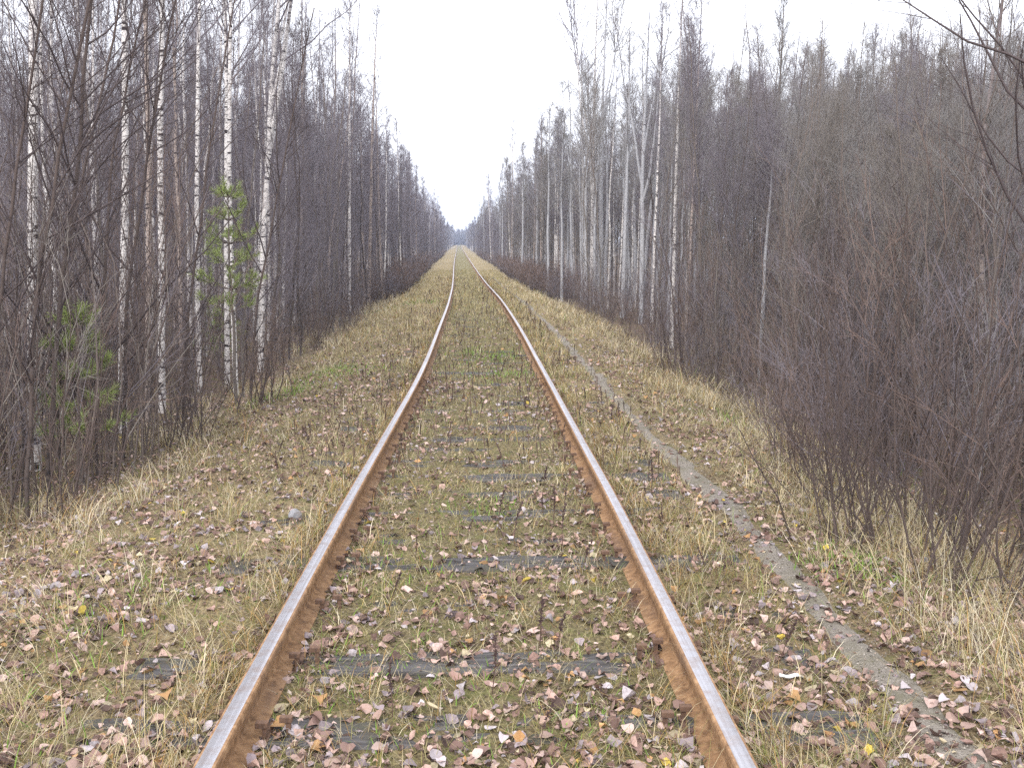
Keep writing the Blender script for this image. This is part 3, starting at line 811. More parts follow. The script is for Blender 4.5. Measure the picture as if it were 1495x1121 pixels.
# ------------------------------------------------------------------ young pines
def build_pine(seed, H, spread, nw, dens, c0=.22):
    r = np.random.default_rng(seed)
    P, Rr = trunk_path(H, [(1, .05, 0)], .012, r, r0=.022, rtop=.004)
    tr = tubes(P, Rr, 6)
    B = []; BR_ = []
    k = 6
    for w in range(nw):
        t = c0 + (.97 - c0) * w / (nw - 1)
        nbr = r.integers(4, 7)
        for q in range(nbr):
            a = q * 6.283 / nbr + r.random() * .9 + w
            L = spread * (1.05 - (t - c0) / (1 - c0) * .85) * (.5 + .6 * r.random())
            d = unit(np.array([math.cos(a), math.sin(a), .25]))
            p = np.array([np.interp(t * H, P[0, :, 2], P[0, :, 0]), np.interp(t * H, P[0, :, 2], P[0, :, 1]), t * H])
            pts = [p]
            for j in range(1, k):
                d = unit(d + np.array([0, 0, .09]) + r.normal(size=3) * .07)
                pts.append(pts[-1] + d * L / (k - 1))
            B.append(pts); BR_.append(np.linspace(.008, .003, k))
    B = np.array(B); BR_ = np.array(BR_)
    C2, CR2, _ = children(B, BR_, 4, .35, .95, lambda t, i, r: spread * .28 * (.5 + .6 * r.random(len(t))), (25, 50), k, r, .01, .003, .1, .06)
    AP = np.concatenate([B, C2]); AR = np.concatenate([BR_, CR2])
    br = tubes(AP, AR, 3)
    n_ = len(AP) * dens
    idx = r.integers(len(AP), size=n_); t = .3 + .7 * r.random(n_)
    f = t * (k - 1); i0 = np.clip(f.astype(int), 0, k - 2); fr = (f - i0)[:, None]
    p0 = AP[idx, i0] * (1 - fr) + AP[idx, i0 + 1] * fr
    tan = unit(AP[idx, i0 + 1] - AP[idx, i0])
    d = unit(tan * .9 + unit(r.normal(size=(n_, 3))) * .75)
    L = (.060 + .045 * r.random(n_))[:, None]
    sd = unit(np.cross(d, r.normal(size=(n_, 3)))) * .0030
    V = np.stack([p0 - sd, p0 + sd, p0 + d * L], 1).reshape(-1, 3)
    F = np.arange(n_ * 3).reshape(-1, 3)
    c = np.array([.31, .385, .145]) * (.5 + .9 * r.random((n_, 1))) + np.array([.05, .02, 0]) * r.random((n_, 1))
    return tr, br, (V, F, np.repeat(c, 3, 0))

for q, (x, y, H, spd, nw, dn, c0, lab) in enumerate([
        (-3.32, 13.2, 2.8, .64, 6, 50, .44, 'light green young pine in front of the white birches, larger of the two'),
        (-3.52, 8.55, 1.45, .52, 5, 55, .28, 'small light green pine half hidden by dark saplings at far left'),
        (-4.6, 17.2, 1.2, .5, 5, 30, .2, 'tiny light green pine low behind the dark saplings, below the larger pine')]):
    tr, br, nd = build_pine(600 + q, H, spd, nw, dn, c0)
    e = empty('pine_sapling', (x, y, float(gz(x, y))))
    link('trunk', mesh('pine_trunk', tr[0], tr[1], M_BROWN, {'rad': tr[2]}, smooth=True), e)
    link('branches', mesh('pine_branches', br[0], br[1], M_BROWN, {'rad': br[2]}, smooth=True), e)
    link('needles', mesh('pine_needles', nd[0], nd[1], M_NEEDLE, {'Col': nd[2]}), e)
    tag(e, lab, 'pine')

# ------------------------------------------------------------------ the wood beyond: one mass
def lod_tree(seed, H, r0, mt, mtw, rmin, nb, cs, n2, n3, **kw):
    (V, F, A), (V2, F2, A2) = build_tree(seed, H=H, r0=r0, rmin=rmin, nb=nb, cs=cs, n2=n2, n3=n3, tside=5, **kw)
    return mesh('wood_tree', np.concatenate([V, V2]), np.concatenate([F, F2 + len(V)]), [mt, mtw], {'rad': np.concatenate([A, A2])},
                mat_idx=np.concatenate([np.zeros(len(F)), np.ones(len(F2))]), smooth=True)

def lod_shrub(seed, H, mt, mtw):
    (V, F, A), (V2, F2, A2) = build_shrub(seed, H=H, ns=12, spread=.3, r0=.012, nb=6, n2=3, rmin=.006)
    return mesh('wood_shrub', np.concatenate([V, V2]), np.concatenate([F, F2 + len(V)]), [mt, mtw], {'rad': np.concatenate([A, A2])},
                mat_idx=np.concatenate([np.zeros(len(F)), np.ones(len(F2))]))

protos = bpy.data.collections.new('wood_protos')
pl = []
for i in range(3): pl.append(lod_tree(700 + i, 9.5, .05, M_BIRCH if i else M_BIRCH_PINK, M_TW_PURPLE, .0045, 56, .28, 6, 3, off=[(1, .3 * math.sin(i), .2)]))
for i in range(3): pl.append(lod_tree(710 + i, 8.4, .035, M_DARK, M_TW_PURPLE, .0045, 60, .12, 6, 3, ang=(20, 45), off=[(1, .4 * math.cos(i), .3)]))
for i in range(2): pl.append(lod_tree(720 + i, 8.6, .035, M_BROWN, M_TW_BROWN, .0045, 60, .10, 6, 3, ang=(20, 45), off=[(1, .4 * math.cos(i), .3)]))
for i in range(2): pl.append(lod_tree(730 + i, 9, .075, M_ASPEN, M_TW_GREY, .006, 46, .40, 6, 2))
for i in range(2): pl.append(lod_shrub(740 + i, 2.2, M_DARK, M_TW_RED if i else M_TW_PURPLE))
for i in range(3): pl.append(lod_tree(750 + i, 9, .06, M_DARK if i else M_BIRCH, M_TW_PURPLE if i < 2 else M_TW_BROWN, .016, 44, .12, 4, 2, l3=.4, off=[(1, .4 * math.cos(i), .3)]))
for i, me_ in enumerate(pl):
    o = bpy.data.objects.new('wood_proto_%02d' % i, me_)
    protos.objects.link(o)
wp = []; r6 = np.random.default_rng(17)
def add(n_, y0, y1, l0, l1, side, idxs, sc0, sc1, fr=True, ypow=1.0):
    y = y0 + (y1 - y0) * r6.random(n_) ** ypow
    s = side * (l0 + (l1 - l0) * r6.random(n_))
    x = tx(y) + s
    ok = (x > -.52 * y - 6) & (x < .58 * y + 6)
    for a, b, in zip(x[ok], y[ok]):
        k_ = sc0 + (sc1 - sc0) * r6.random()
        if side > 0 and a > .12 * b and 10 not in idxs: k_ *= min(1.0, (.168 * math.hypot(a, b) + 1.9) / 7.6)
        if side < 0 and a < -.20 * b and 10 not in idxs: k_ *= min(1.0, (.150 * math.hypot(a, b) + 2.2) / 7.6)
        wp.append((a, b, idxs[r6.integers(len(idxs))], k_))
for side in (-1, 1):
    mix_n = [0, 1, 2, 3, 4, 5, 3, 4] if side < 0 else [6, 7, 6, 7, 0, 1, 8, 9, 4]
    deep = mix_n if side < 0 else [6, 7, 6, 7, 4]
    add(420 if side < 0 else 560, 8, 52, 13, 36, side, deep, .70, .95)
    add(280, 40, 90, 3.4, 16, side, mix_n, .74, 1.08)
    add(130, 42, 90, 2.8, 4.4, side, [10, 11], .4, .95)
    add(240, 90, 180, 3.1, 14, side, mix_n, .72, 1.0)
    add(130, 90, 180, 2.7, 4.0, side, [10, 11, 3, 4], .4, .7)
    add(420, 180, 420, 3.2, 14, side, [12, 13, 14], .66, .95)
    add(150, 420, 540, 3.0, 14, side, [12, 13, 14], .8, 1.1)
for q in range(900):                                  # where the line bends away, the wood closes the view
    y = 520 + 30 * r6.random(); x = -13 + (r6.random() - .5) * 60
    wp.append((x, y, 13 + r6.integers(2), .72 + .22 * r6.random()) if q % 3 else (x, y, 10 + r6.integers(2), 1.4 + r6.random()))
wp = np.array(wp)
wx, wy = wp[:, 0], wp[:, 1]
me_ = bpy.data.meshes.new('background_wood')
me_.vertices.add(len(wp))
me_.vertices.foreach_set('co', np.stack([wx, wy, gz(wx, wy)], -1).astype(np.float32).ravel())
for nm_, ty_, ar in (('pick', 'INT', wp[:, 2].astype(np.int32)), ('size', 'FLOAT', wp[:, 3].astype(np.float32)), ('turn', 'FLOAT', (r6.random(len(wp)) * 6.28).astype(np.float32))):
    at_ = me_.attributes.new(nm_, ty_, 'POINT'); at_.data.foreach_set('value', ar)
wood = link('background_wood', me_)
tag(wood, 'mass of bare trees lining both sides of the track into the hazy distance', 'wood', kind='stuff')
gn = bpy.data.node_groups.new('plant_wood', 'GeometryNodeTree')
gn.interface.new_socket('Geometry', in_out='INPUT', socket_type='NodeSocketGeometry')
gn.interface.new_socket('Geometry', in_out='OUTPUT', socket_type='NodeSocketGeometry')
gi = gn.nodes.new('NodeGroupInput'); go = gn.nodes.new('NodeGroupOutput')
ci = gn.nodes.new('GeometryNodeCollectionInfo')
ci.inputs['Collection'].default_value = protos
ci.inputs['Separate Children'].default_value = True
ci.inputs['Reset Children'].default_value = True
iop = gn.nodes.new('GeometryNodeInstanceOnPoints')
iop.inputs['Pick Instance'].default_value = True
def nattr(nm_, ty_):
    a = gn.nodes.new('GeometryNodeInputNamedAttribute'); a.data_type = ty_
    a.inputs['Name'].default_value = nm_
    return next(s for s in a.outputs if s.enabled)
cb = gn.nodes.new('ShaderNodeCombineXYZ')
gn.links.new(nattr('turn', 'FLOAT'), cb.inputs['Z'])
gn.links.new(gi.outputs[0], iop.inputs['Points'])
gn.links.new(ci.outputs[0], iop.inputs['Instance'])
gn.links.new(nattr('pick', 'INT'), iop.inputs['Instance Index'])
gn.links.new(nattr('size', 'FLOAT'), iop.inputs['Scale'])
gn.links.new(cb.outputs[0], iop.inputs['Rotation'])
gn.links.new(iop.outputs[0], go.inputs[0])
md = wood.modifiers.new('plant_wood', 'NODES'); md.node_group = gn

# ------------------------------------------------------------------ grass
def blades(x, y, L, w, lean, az, curl, colr, seg=3, tipc=None):
    n_ = len(x)
    d = np.stack([np.cos(az), np.sin(az), np.zeros(n_)], -1)
    sd = np.stack([-np.sin(az), np.cos(az), np.zeros(n_)], -1)
    z0 = gz(x, y) - .006
    p = np.stack([x, y, z0], -1)
    th = lean.copy()
    V = []
    for j in range(seg + 1):
        ww = (w * (1 - (j / seg) ** 1.6))[:, None] * .5
        if j < seg: V += [p - sd * ww, p + sd * ww]
        else: V += [p]
        st = (L / seg)[:, None]
        p = p + st * (d * np.sin(th)[:, None] + np.array([0, 0, 1.]) * np.cos(th)[:, None])
        th = th + curl / seg
    V = np.stack(V, 1)
    kk = V.shape[1]
    b0 = (np.arange(n_) * kk)[:, None]
    q = [b0 + np.array([2 * j, 2 * j + 1, 2 * j + 3, 2 * j + 2]) for j in range(seg - 1)]
    t = b0 + np.array([2 * seg - 2, 2 * seg - 1, 2 * seg])
    C = np.repeat(colr, kk, 0)
    return V.reshape(-1, 3), (np.concatenate(q) if q else np.zeros((0, 4), int)), t, C

def grass_obj(name, label, sets, cat='grass'):
    V, Q, T, C = [], [], [], []; o = 0
    for v, q, t, c in sets:
        V.append(v); C.append(c); T.append(t + o); o2 = o
        if len(q): Q.append(q + o)
        o += len(v)
    F = ([np.concatenate(Q)] if Q else []) + [np.concatenate(T)]
    ob = link(name, mesh(name, np.concatenate(V), F, M_GRASS, {'Col': np.concatenate(C)}))
    tag(ob, label, cat, kind='stuff')
    return ob

STRAW = np.array([.53, .44, .265]); PALE = np.array([.63, .56, .41]); OCH = np.array([.40, .25, .09]); OLV = np.array([.27, .245, .085]); GRN = np.array([.18, .26, .06]); BRN = np.array([.19, .12, .075])
def pick_col(n_, w, r):
    pal = np.stack([STRAW, PALE, OCH, OLV, GRN, BRN]); w = np.array(w, float); w /= w.sum()
    c = pal[r.choice(6, size=n_, p=w)]
    return c * (.65 + .6 * r.random((n_, 1)))

def rnd_sy(n_, s0, s1, y0, y1, r):
    y = np.exp(np.log(y0) + (np.log(y1) - np.log(y0)) * r.random(n_))
    s = s0 + (s1 - s0) * r.random(n_)
    return s, y
rg = np.random.default_rng(77)
def wsc(y): return 1 + np.clip(y - 3, 0, 80) / 9.0

def clumped(n_cl, per, s0, s1, y0, y1, rad, r):
    s, y = rnd_sy(n_cl, s0, s1, y0, y1, r)
    idx = np.repeat(np.arange(n_cl), per)
    rr = rad * np.sqrt(wsc(y[idx]))
    return s[idx] + r.normal(size=len(idx)) * rr, y[idx] + r.normal(size=len(idx)) * rr, idx

def off_path(s, y): return (np.abs(s - 1.58) > .075 + .16 * (fbm(y * 3, s * 5, 5, 2) - .5)) | (y > 24)
def off_rail(s): return np.abs(np.abs(s) - .796) > .085

sets = []
# fine low turf everywhere on the track bed
s, y = rnd_sy(140000, -3.0, 2.5, 2.2, 75, rg)
pn_ = .55 * fbm(s * 2.3, y * 2.3, 90, 3) + .45 * fbm(s * .8, y * .8, 133, 2) - .10 * ((s < -1) & (y < 7))
ok = (pn_ + .25 * rg.random(len(s)) > .46) & off_path(s, y) & off_rail(s)
s, y, pn_ = s[ok], y[ok], pn_[ok]; n_ = len(s)
gsel = vnoise(s * 1.7, y * 1.7, 91)
c = pick_col(n_, (4.0, 1.6, 1.4, 3.6, 1.4, 1.6), rg)
c = np.where((gsel > .62)[:, None], c * .5 + .5 * OLV * (.8 + .6 * rg.random((n_, 1))), c)
far = sstep(8, 40, y)[:, None]
c = c * (1 - .35 * far) + .35 * far * np.array([.34, .27, .12])
sets.append(blades(s + tx(y), y, (.025 + .065 * rg.random(n_)) * (1 + .012 * y), .0021 * wsc(y), .55 + .75 * rg.random(n_), rg.random(n_) * 6.28, .6 * rg.random(n_), c, 2))
grass_obj('turf', 'short olive and straw coloured turf between and beside the rails', sets)

sets = []
# dry blades lying flat in the turf
s, y = rnd_sy(80000, -3.4, 2.8, 2.2, 15, rg)
ok = (fbm(s * 2.0, y * 2.0, 92, 3) + .3 * rg.random(len(s)) > .50) & off_path(s, y) & off_rail(s)
s, y = s[ok], y[ok]; n_ = len(s)
c = pick_col(n_, (3.2, 2.0, 1.2, 1.2, .1, 3.0), rg)
sets.append(blades(s + tx(y), y, .03 + .09 * rg.random(n_) ** 1.5, .0017 * wsc(y), .95 + .5 * rg.random(n_), rg.random(n_) * 6.28, .35 * rg.random(n_), c, 2))
# straw tufts: shoulders
for (nc, per, s0, s1, y0, y1, rad, l0, l1, wts) in (
        (950, 16, -3.0, -.92, 2.3, 60, .035, .08, .20, (4, 1.6, 1.4, 1.5, .3, 1)),
        (750, 15, .92, 1.42, 2.3, 60, .03, .07, .19, (3, 1, 1.5, 2.6, .5, 1)),
        (950, 16, 1.76, 3.2, 2.3, 60, .04, .08, .24, (4, 2.2, 1, 1.4, .3, 1)),
        (500, 9, -.74, .74, 2.4, 60, .03, .06, .16, (3.4, 1, 2, 1.8, .4, 1)),
        (420, 12, -1.02, -.88, 2.2, 60, .025, .07, .17, (2, .6, 2.4, 2, .2, 1)),
        (170, 9, .56, .69, 2.2, 60, .022, .04, .12, (3, 1, 1.4, 2, .2, 1)),
        (170, 9, -.69, -.56, 2.2, 60, .022, .04, .12, (3, 1, 1.4, 2, .2, 1)),
        (330, 11, .88, 1.05, 2.2, 60, .025, .06, .16, (2, .6, 2.4, 2, .2, 1))):
    s, y, idx = clumped(nc, per, s0, s1, y0, y1, rad, rg)
    ok = off_path(s, y) & off_rail(s) & ((fbm(s * .9, y * .9, 99, 2) + .2 * rg.random(len(s)) > .52) | (np.abs(s) < 1.05)); s, y, idx = s[ok], y[ok], idx[ok]
    n_ = len(s)
    tone = rg.random((nc, 1))[idx]
    c = pick_col(n_, wts, rg) * (.7 + .5 * tone)
    caz = (rg.random(nc) * 6.28)[idx]
    cl = (.65 + .7 * rg.random(nc))[idx]
    sets.append(blades(s + tx(y), y, (l0 + (l1 - l0) * rg.random(n_)) * 1.3 * cl * (1 + .004 * y), .0021 * wsc(y) * (.7 + .7 * rg.random(n_)),
                       .25 + .75 * rg.random(n_), caz + rg.normal(size=n_) * .9, .5 + 1.5 * rg.random(n_), c, 3))
grass_obj('straw_tufts', 'tufts of dry straw coloured grass along the rails and shoulders', sets)

sets = []
# tall pale grass along the wood and at the lower right
for (nc, per, s0, s1, y0, y1, rad, l0, l1) in (
        (620, 14, -3.9, -2.3, 6.2, 60, .05, .14, .42),
        (300, 16, 1.95, 3.3, 2.6, 6.2, .06, .18, .52),
        (520, 14, 2.15, 3.6, 6.2, 60, .05, .16, .42),
        (120, 22, 2.6, 3.5, 9.5, 13, .07, .15, .40),
        (330, 12, -7.5, -3.6, 6.0, 22, .07, .15, .40),
        (330, 12, 3.2, 7.5, 6.0, 22, .07, .15, .40)):
    s, y, idx = clumped(nc, per, s0, s1, y0, y1, rad, rg)
    kk_ = (fbm(s * .55, y * .55, 98, 2) + .25 * rg.random(len(s))) > .50
    s, y, idx = s[kk_], y[kk_], idx[kk_]
    n_ = len(s)
    tone = rg.random((nc, 1))[idx]
    c = pick_col(n_, (4, 3.4, 1.0, 1.1, .2, 1.8), rg) * (.7 + .45 * tone)
    caz = (rg.random(nc) * 6.28)[idx]
    cl = (.6 + .7 * rg.random(nc))[idx]
    sets.append(blades(s + tx(y), y, (l0 + (l1 - l0) * rg.random(n_)) * cl, .0024 * wsc(y) * (.7 + .7 * rg.random(n_)),
                       .15 + .65 * rg.random(n_), caz + rg.normal(size=n_) * .7, .7 + 1.8 * rg.random(n_), c, 4))
grass_obj('tall_dry_grass', 'tall pale dry grass along the foot of the wood', sets)

# bright green sprouts in patches
sets = []
for (cx, cyy, rad, nn) in ((1.98, 5.0, .16, 500), (-2.15, 14.2, .35, 500), (-2.6, 12.6, .3, 400), (.0, 6.1, .15, 160), (.12, 15.8, .45, 500), (.35, 13.4, .3, 240), (-.35, 3.6, .25, 160), (.4, 3.1, .2, 120), (-2.4, 32, .7, 500), (3.05, 10.8, .3, 400), (-2.0, 3.4, .35, 200), (-1.6, 4.4, .3, 160), (-.5, 4.9, .25, 160)):
    x = cx + rg.normal(size=nn) * rad; y = cyy + rg.normal(size=nn) * rad * 1.3
    okr = off_rail(x - tx(y)); x, y = x[okr], y[okr]; n_ = len(x)
    c = np.array([.17, .28, .05]) * (.6 + .8 * rg.random((n_, 1)))
    sets.append(blades(x, y, (.03 + .05 * rg.random(n_)) * (1 + .6 * (rad >= .3)), .006 * np.sqrt(wsc(y)), .4 + .6 * rg.random(n_), rg.random(n_) * 6.28, .8 * rg.random(n_), c, 2))
grass_obj('green_sprouts', 'patches of fresh green sprouts in the dry turf', sets, 'sprouts')

# ------------------------------------------------------------------ fallen leaves
LPAL = np.array([(.42, .295, .25), (.51, .39, .35), (.31, .205, .175), (.43, .39, .41), (.28, .235, .25), (.18, .115, .095), (.105, .07, .058), (.40, .24, .11), (.55, .43, .08), (.44, .38, .26)])
LW = np.array([4.5, 2.8, 4.5, 1.8, 2.6, 4.5, 3.2, .7, .13, 1.2]); LW /= LW.sum()
def leaf_verts(r, n_):
    """n leaves, unit length along x, folded and curled -> (n,11,3)"""
    t = np.array([0, .13, .36, .62, .85, 1.0]); wd_ = np.array([.0, .26, .41, .36, .17, .0])
    jag = 1 + (r.random((n_, 6)) - .5) * .45
    fold = (r.random(n_) * .9 - .15)[:, None]; curl = (r.normal(size=n_) * .8)[:, None]; asp = (.75 + .5 * r.random(n_))[:, None]
    twist = (r.normal(size=n_) * .5)[:, None]
    zc = curl * (t[None] - .5) ** 2 * 1.1 + (r.normal(size=n_) * .10)[:, None] * np.sin(t[None] * 7)
    mid = np.stack([np.repeat(t[None] - .5, n_, 0), np.zeros((n_, 6)), zc], -1)
    def side(sg):
        w = wd_[None] * jag * asp
        return np.stack([np.repeat(t[None] - .5, n_, 0), sg * w * np.cos(fold), zc + w * np.sin(fold) + sg * twist * (t[None] - .5) * w], -1)[:, 1:5]
    return np.concatenate([mid, side(1), side(-1)], 1)
LEAF_F = np.array([(0, 1, 6), (1, 2, 7), (1, 7, 6), (2, 3, 8), (2, 8, 7), (3, 4, 9), (3, 9, 8), (4, 5, 9),
                   (0, 10, 1), (1, 11, 2), (1, 10, 11), (2, 12, 3), (2, 11, 12), (3, 13, 4), (3, 12, 13), (4, 13, 5)])

LEAF_FAR = np.array([(0, 2, 7), (2, 3, 8), (2, 8, 7), (3, 5, 8), (0, 11, 2), (2, 12, 3), (2, 11, 12), (3, 12, 5)])

def rot_mats(r, n_, tilt):
    az = r.random(n_) * 6.28; a = r.normal(size=n_) * tilt; b = r.normal(size=n_) * tilt
    ca, sa, cb_, sb, cz, sz = np.cos(a), np.sin(a), np.cos(b), np.sin(b), np.cos(az), np.sin(az)
    Z = np.zeros(n_); O = np.ones(n_)
    Rx = np.stack([O, Z, Z, Z, ca, -sa, Z, sa, ca], -1).reshape(n_, 3, 3)
    Ry = np.stack([cb_, Z, sb, Z, O, Z, -sb, Z, cb_], -1).reshape(n_, 3, 3)
    Rz = np.stack([cz, -sz, Z, sz, cz, Z, Z, Z, O], -1).reshape(n_, 3, 3)
    return Rz @ Ry @ Rx

rl = np.random.default_rng(31)
n0 = 90000
y = np.exp(np.log(2.1) + (np.log(34) - np.log(2.1)) * rl.random(n0) ** 1.1)
s = np.where(rl.random(n0) < .80, -3.9 + 7.6 * rl.random(n0), np.where(rl.random(n0) < .5, -3.9 - 4 * rl.random(n0), 3.7 + 4 * rl.random(n0)))
dens = .30 + .75 * fbm(s * 1.4, y * 1.4, 95, 3) ** 1.5
dens = np.where((s > -3.2) & (s < -.95), dens * 1.35, dens)
dens = np.where((s > 1.72) & (s < 2.6), dens * 1.5, dens)
dens = np.where(np.abs(s - 1.58) < .10, dens * .38, dens)
dens = dens * np.where(y > 7, np.clip(1.1 - (y - 7) / 22, .18, 1), 1)
dens = dens * np.where((np.abs(s) < .8) & (y > 4.5), .8, 1)
dens = dens * np.where(y < 6.0, 2.3, 1.25) * (1.45 - .75 * sstep(.35, .65, fbm(s * .8, y * .8, 133, 2))) * (.35 + 1.3 * sstep(.40, .62, fbm(s * 2.6, y * 2.6, 131, 3)))
ok = (rl.random(n0) < dens * .95) & (np.abs(np.abs(s) - .796) > .06)
s, y = s[ok], y[ok]; x = s + tx(y)
size = .017 + .044 * rl.random(len(s)) ** 1.6
size = size * np.where(y > 10, 1.15, 1)
# the 300 nearest in view become single leaves of their own
vis = (x > -.50 * y + .05) & (x < .53 * y) & (y > 2.85) & (size > .030)
order = np.argsort(np.where(vis, y / size, 1e9))[:300]
single = np.zeros(len(s), bool); single[order] = True
def lay_leaves(x, y, size, r, tilt=.28):
    n_ = len(x)
    V = leaf_verts(r, n_) * size[:, None, None]
    V = np.einsum('nij,nkj->nki', rot_mats(r, n_, tilt), V)
    lo = -V[:, :, 2].min(1)
    V += np.stack([x, y, gz(x, y) + lo * .5 + .000 + .010 * r.random(n_)], -1)[:, None, :]
    nr = y < 5.2
    b_ = (np.arange(n_) * 14)[:, None, None]
    F = np.concatenate([(b_[nr] + LEAF_F[None]).reshape(-1, 3), (b_[~nr] + LEAF_FAR[None]).reshape(-1, 3)])
    ci_ = r.choice(len(LPAL), size=n_, p=LW)
    c = LPAL[ci_] * (.62 + .75 * r.random((n_, 1)))
    return V.reshape(-1, 3), F, np.repeat(c, 14, 0)
V, F, C = lay_leaves(x[~single], y[~single], size[~single], rl)
tag(link('leaf_litter', mesh('leaf_litter', V, F, M_LEAF, {'Col': C})), 'litter of fallen brown and pinkish leaves over the track bed', 'leaf litter', kind='stuff')
print('litter leaves', int((~single).sum()))

# crumbled leaf and bark fragments, too small to pick apart
nc_ = 80000
yc = np.exp(np.log(2.2) + (np.log(16) - np.log(2.2)) * rl.random(nc_)); sc_ = -3.6 + 6.9 * rl.random(nc_)
kc = (fbm(sc_ * 2.2, yc * 2.2, 97, 3) + .3 * rl.random(nc_) > .55) & (np.abs(np.abs(sc_) - .796) > .05) & ((np.abs(sc_ - 1.58) > .1) | (rl.random(nc_) < .5))
sc_, yc = sc_[kc], yc[kc]; nc_ = len(yc); xc = sc_ + tx(yc)
tri = rl.normal(size=(nc_, 4, 3)) * np.array([1, 1, .35]) * .55
tri = tri * ((.004 + .011 * rl.random(nc_) ** 2) * np.sqrt(wsc(yc)))[:, None, None] + np.stack([xc, yc, gz(xc, yc) + .006 + .01 * rl.random(nc_)], -1)[:, None]
cc_ = np.array([(.07, .05, .045), (.12, .085, .07), (.20, .145, .11), (.33, .25, .20), (.40, .34, .30), (.10, .095, .045)])[rl.integers(6, size=nc_)] * (.7 + .6 * rl.random((nc_, 1)))
tag(link('leaf_crumbs', mesh('leaf_crumbs', tri.reshape(-1, 3), ((np.arange(nc_) * 4)[:, None, None] + np.array([(0, 1, 2), (1, 3, 2)])[None]).reshape(-1, 3), M_LEAF, {'Col': np.repeat(cc_, 4, 0)})),
    'crumbled leaf and bark fragments strewn over the track bed', 'debris', kind='stuff')

LNAME = ['pinkish tan', 'pale pink', 'brown', 'lilac grey', 'dull grey', 'dark brown', 'blackish brown', 'orange', 'yellow', 'cream']
lmesh = []
for ci_ in range(len(LPAL)):
    row = []
    for q in range(3):
        v = leaf_verts(rl, 1)[0]; v[:, 2] -= v[:, 2].min()
        row.append(mesh('fallen_leaf', v, LEAF_F, M_LEAF, {'Col': np.repeat(LPAL[ci_][None] * (.85 + .2 * q), 14, 0)}))
    lmesh.append(row)
for k in order:
    ci_ = int(rl.choice(len(LPAL), p=LW))
    o = link('fallen_leaf', lmesh[ci_][rl.integers(3)])
    sc = float(size[k])
    o.scale = (sc, sc, sc)
    o.location = (float(x[k]), float(y[k]), float(gz(x[k], y[k])) + .004 + .010 * rl.random())
    o.rotation_euler = (rl.normal() * .25, rl.normal() * .25, rl.random() * 6.28)
    sk = float(s[k])
    zone = ('well left of the left rail' if sk < -1.3 else 'close outside the left rail' if sk < -.8 else 'just inside the left rail' if sk < -.4 else 'midway between the rails' if sk < .4
            else 'just inside the right rail' if sk < .8 else 'between the right rail and the path' if sk < 1.58 else 'right of the path')
    yk = float(y[k])
    band = 'along the bottom edge' if yk < 3.2 else 'near the bottom sleepers' if yk < 3.8 else 'around the third visible sleeper' if yk < 4.6 else 'a little farther up'
    tag(o, '%s fallen leaf %s, %s' % (LNAME[ci_], zone, band), 'leaf', 'fallen leaves %s' % zone)

# ------------------------------------------------------------------ dead weed stalks
def stalk_mesh(seed):
    r = np.random.default_rng(seed)
    k = 6; H = .16 + .07 * r.random()
    P = np.zeros((1, k, 3)); d = unit(np.array([r.normal() * .12, r.normal() * .12, 1.]))
    for j in range(1, k):
        d = unit(d + r.normal(size=3) * .06); P[0, j] = P[0, j - 1] + d * H / (k - 1)
    st = tubes(P, np.linspace(.0022, .0012, k)[None], 4)
    n_ = 46
    t = .45 + .55 * r.random(n_); f = t * (k - 1); i0 = np.clip(f.astype(int), 0, k - 2); fr = (f - i0)[:, None]
    p = P[0, i0] * (1 - fr) + P[0, i0 + 1] * fr
    p2 = p + unit(r.normal(size=(n_, 3)) + np.array([0, 0, .6])) * (.006 + .014 * r.random((n_, 1)) * (1.3 - t[:, None]))
    Q = np.stack([p, (p + p2) / 2, p2], 1)
    hd = tubes(Q, np.tile(np.array([.0012, .0032, .0012]), (n_, 1)), 3)
    c1 = np.array([.10, .065, .05]); c2 = np.array([.075, .048, .045])
    return (mesh('weed_stem', st[0], st[1], M_STALK, {'Col': np.repeat(c1[None], len(st[0]), 0)}), mesh('weed_seed_head', hd[0], hd[1], M_STALK, {'Col': np.repeat(c2[None], len(hd[0]), 0)}))
sm = [stalk_mesh(800 + i) for i in range(6)]
ST = [(.25, 3.95), (.32, 3.93), (.2, 3.05), (.52, 4.9), (1.18, 4.6), (1.12, 4.75), (1.20, 3.75), (1.26, 5.5), (-.42, 4.4), (.05, 3.5), (-.3, 3.3), (.45, 5.3), (.1, 5.6), (1.3, 9.2), (1.24, 9.4), (.5, 10.6), (.52, 11.2), (.62, 12.4), (-.38, 13.5), (-.4, 15.9), (-.3, 19.0), (.45, 16.4)]
r8 = np.random.default_rng(41)
for q in range(60):
    y_ = math.exp(math.log(5) + math.log(7) * r8.random())
    ST.append((float(r8.choice([r8.uniform(-.65, .65), r8.uniform(.95, 1.4), r8.uniform(-1.6, -.95)], p=[.55, .25, .2])), y_))
for q, (s_, y_) in enumerate(ST):
    x_ = float(tx(y_)) + s_
    e = empty('weed_stalk', (x_, y_, float(gz(x_, y_)) - .004), r8.random() * 6.28, (.75 + .6 * r8.random()) * (1 + .02 * max(0, y_ - 6)))
    m_ = sm[r8.integers(6)]
    link('stem', m_[0], e); link('seed_head', m_[1], e)
    zone = 'between the rails' if abs(s_) < .75 else ('right of the right rail' if s_ > 0 else 'left of the left rail')
    tag(e, 'dark dead weed stalk standing in the turf %s' % zone, 'weed', 'weed stalks %s' % zone)

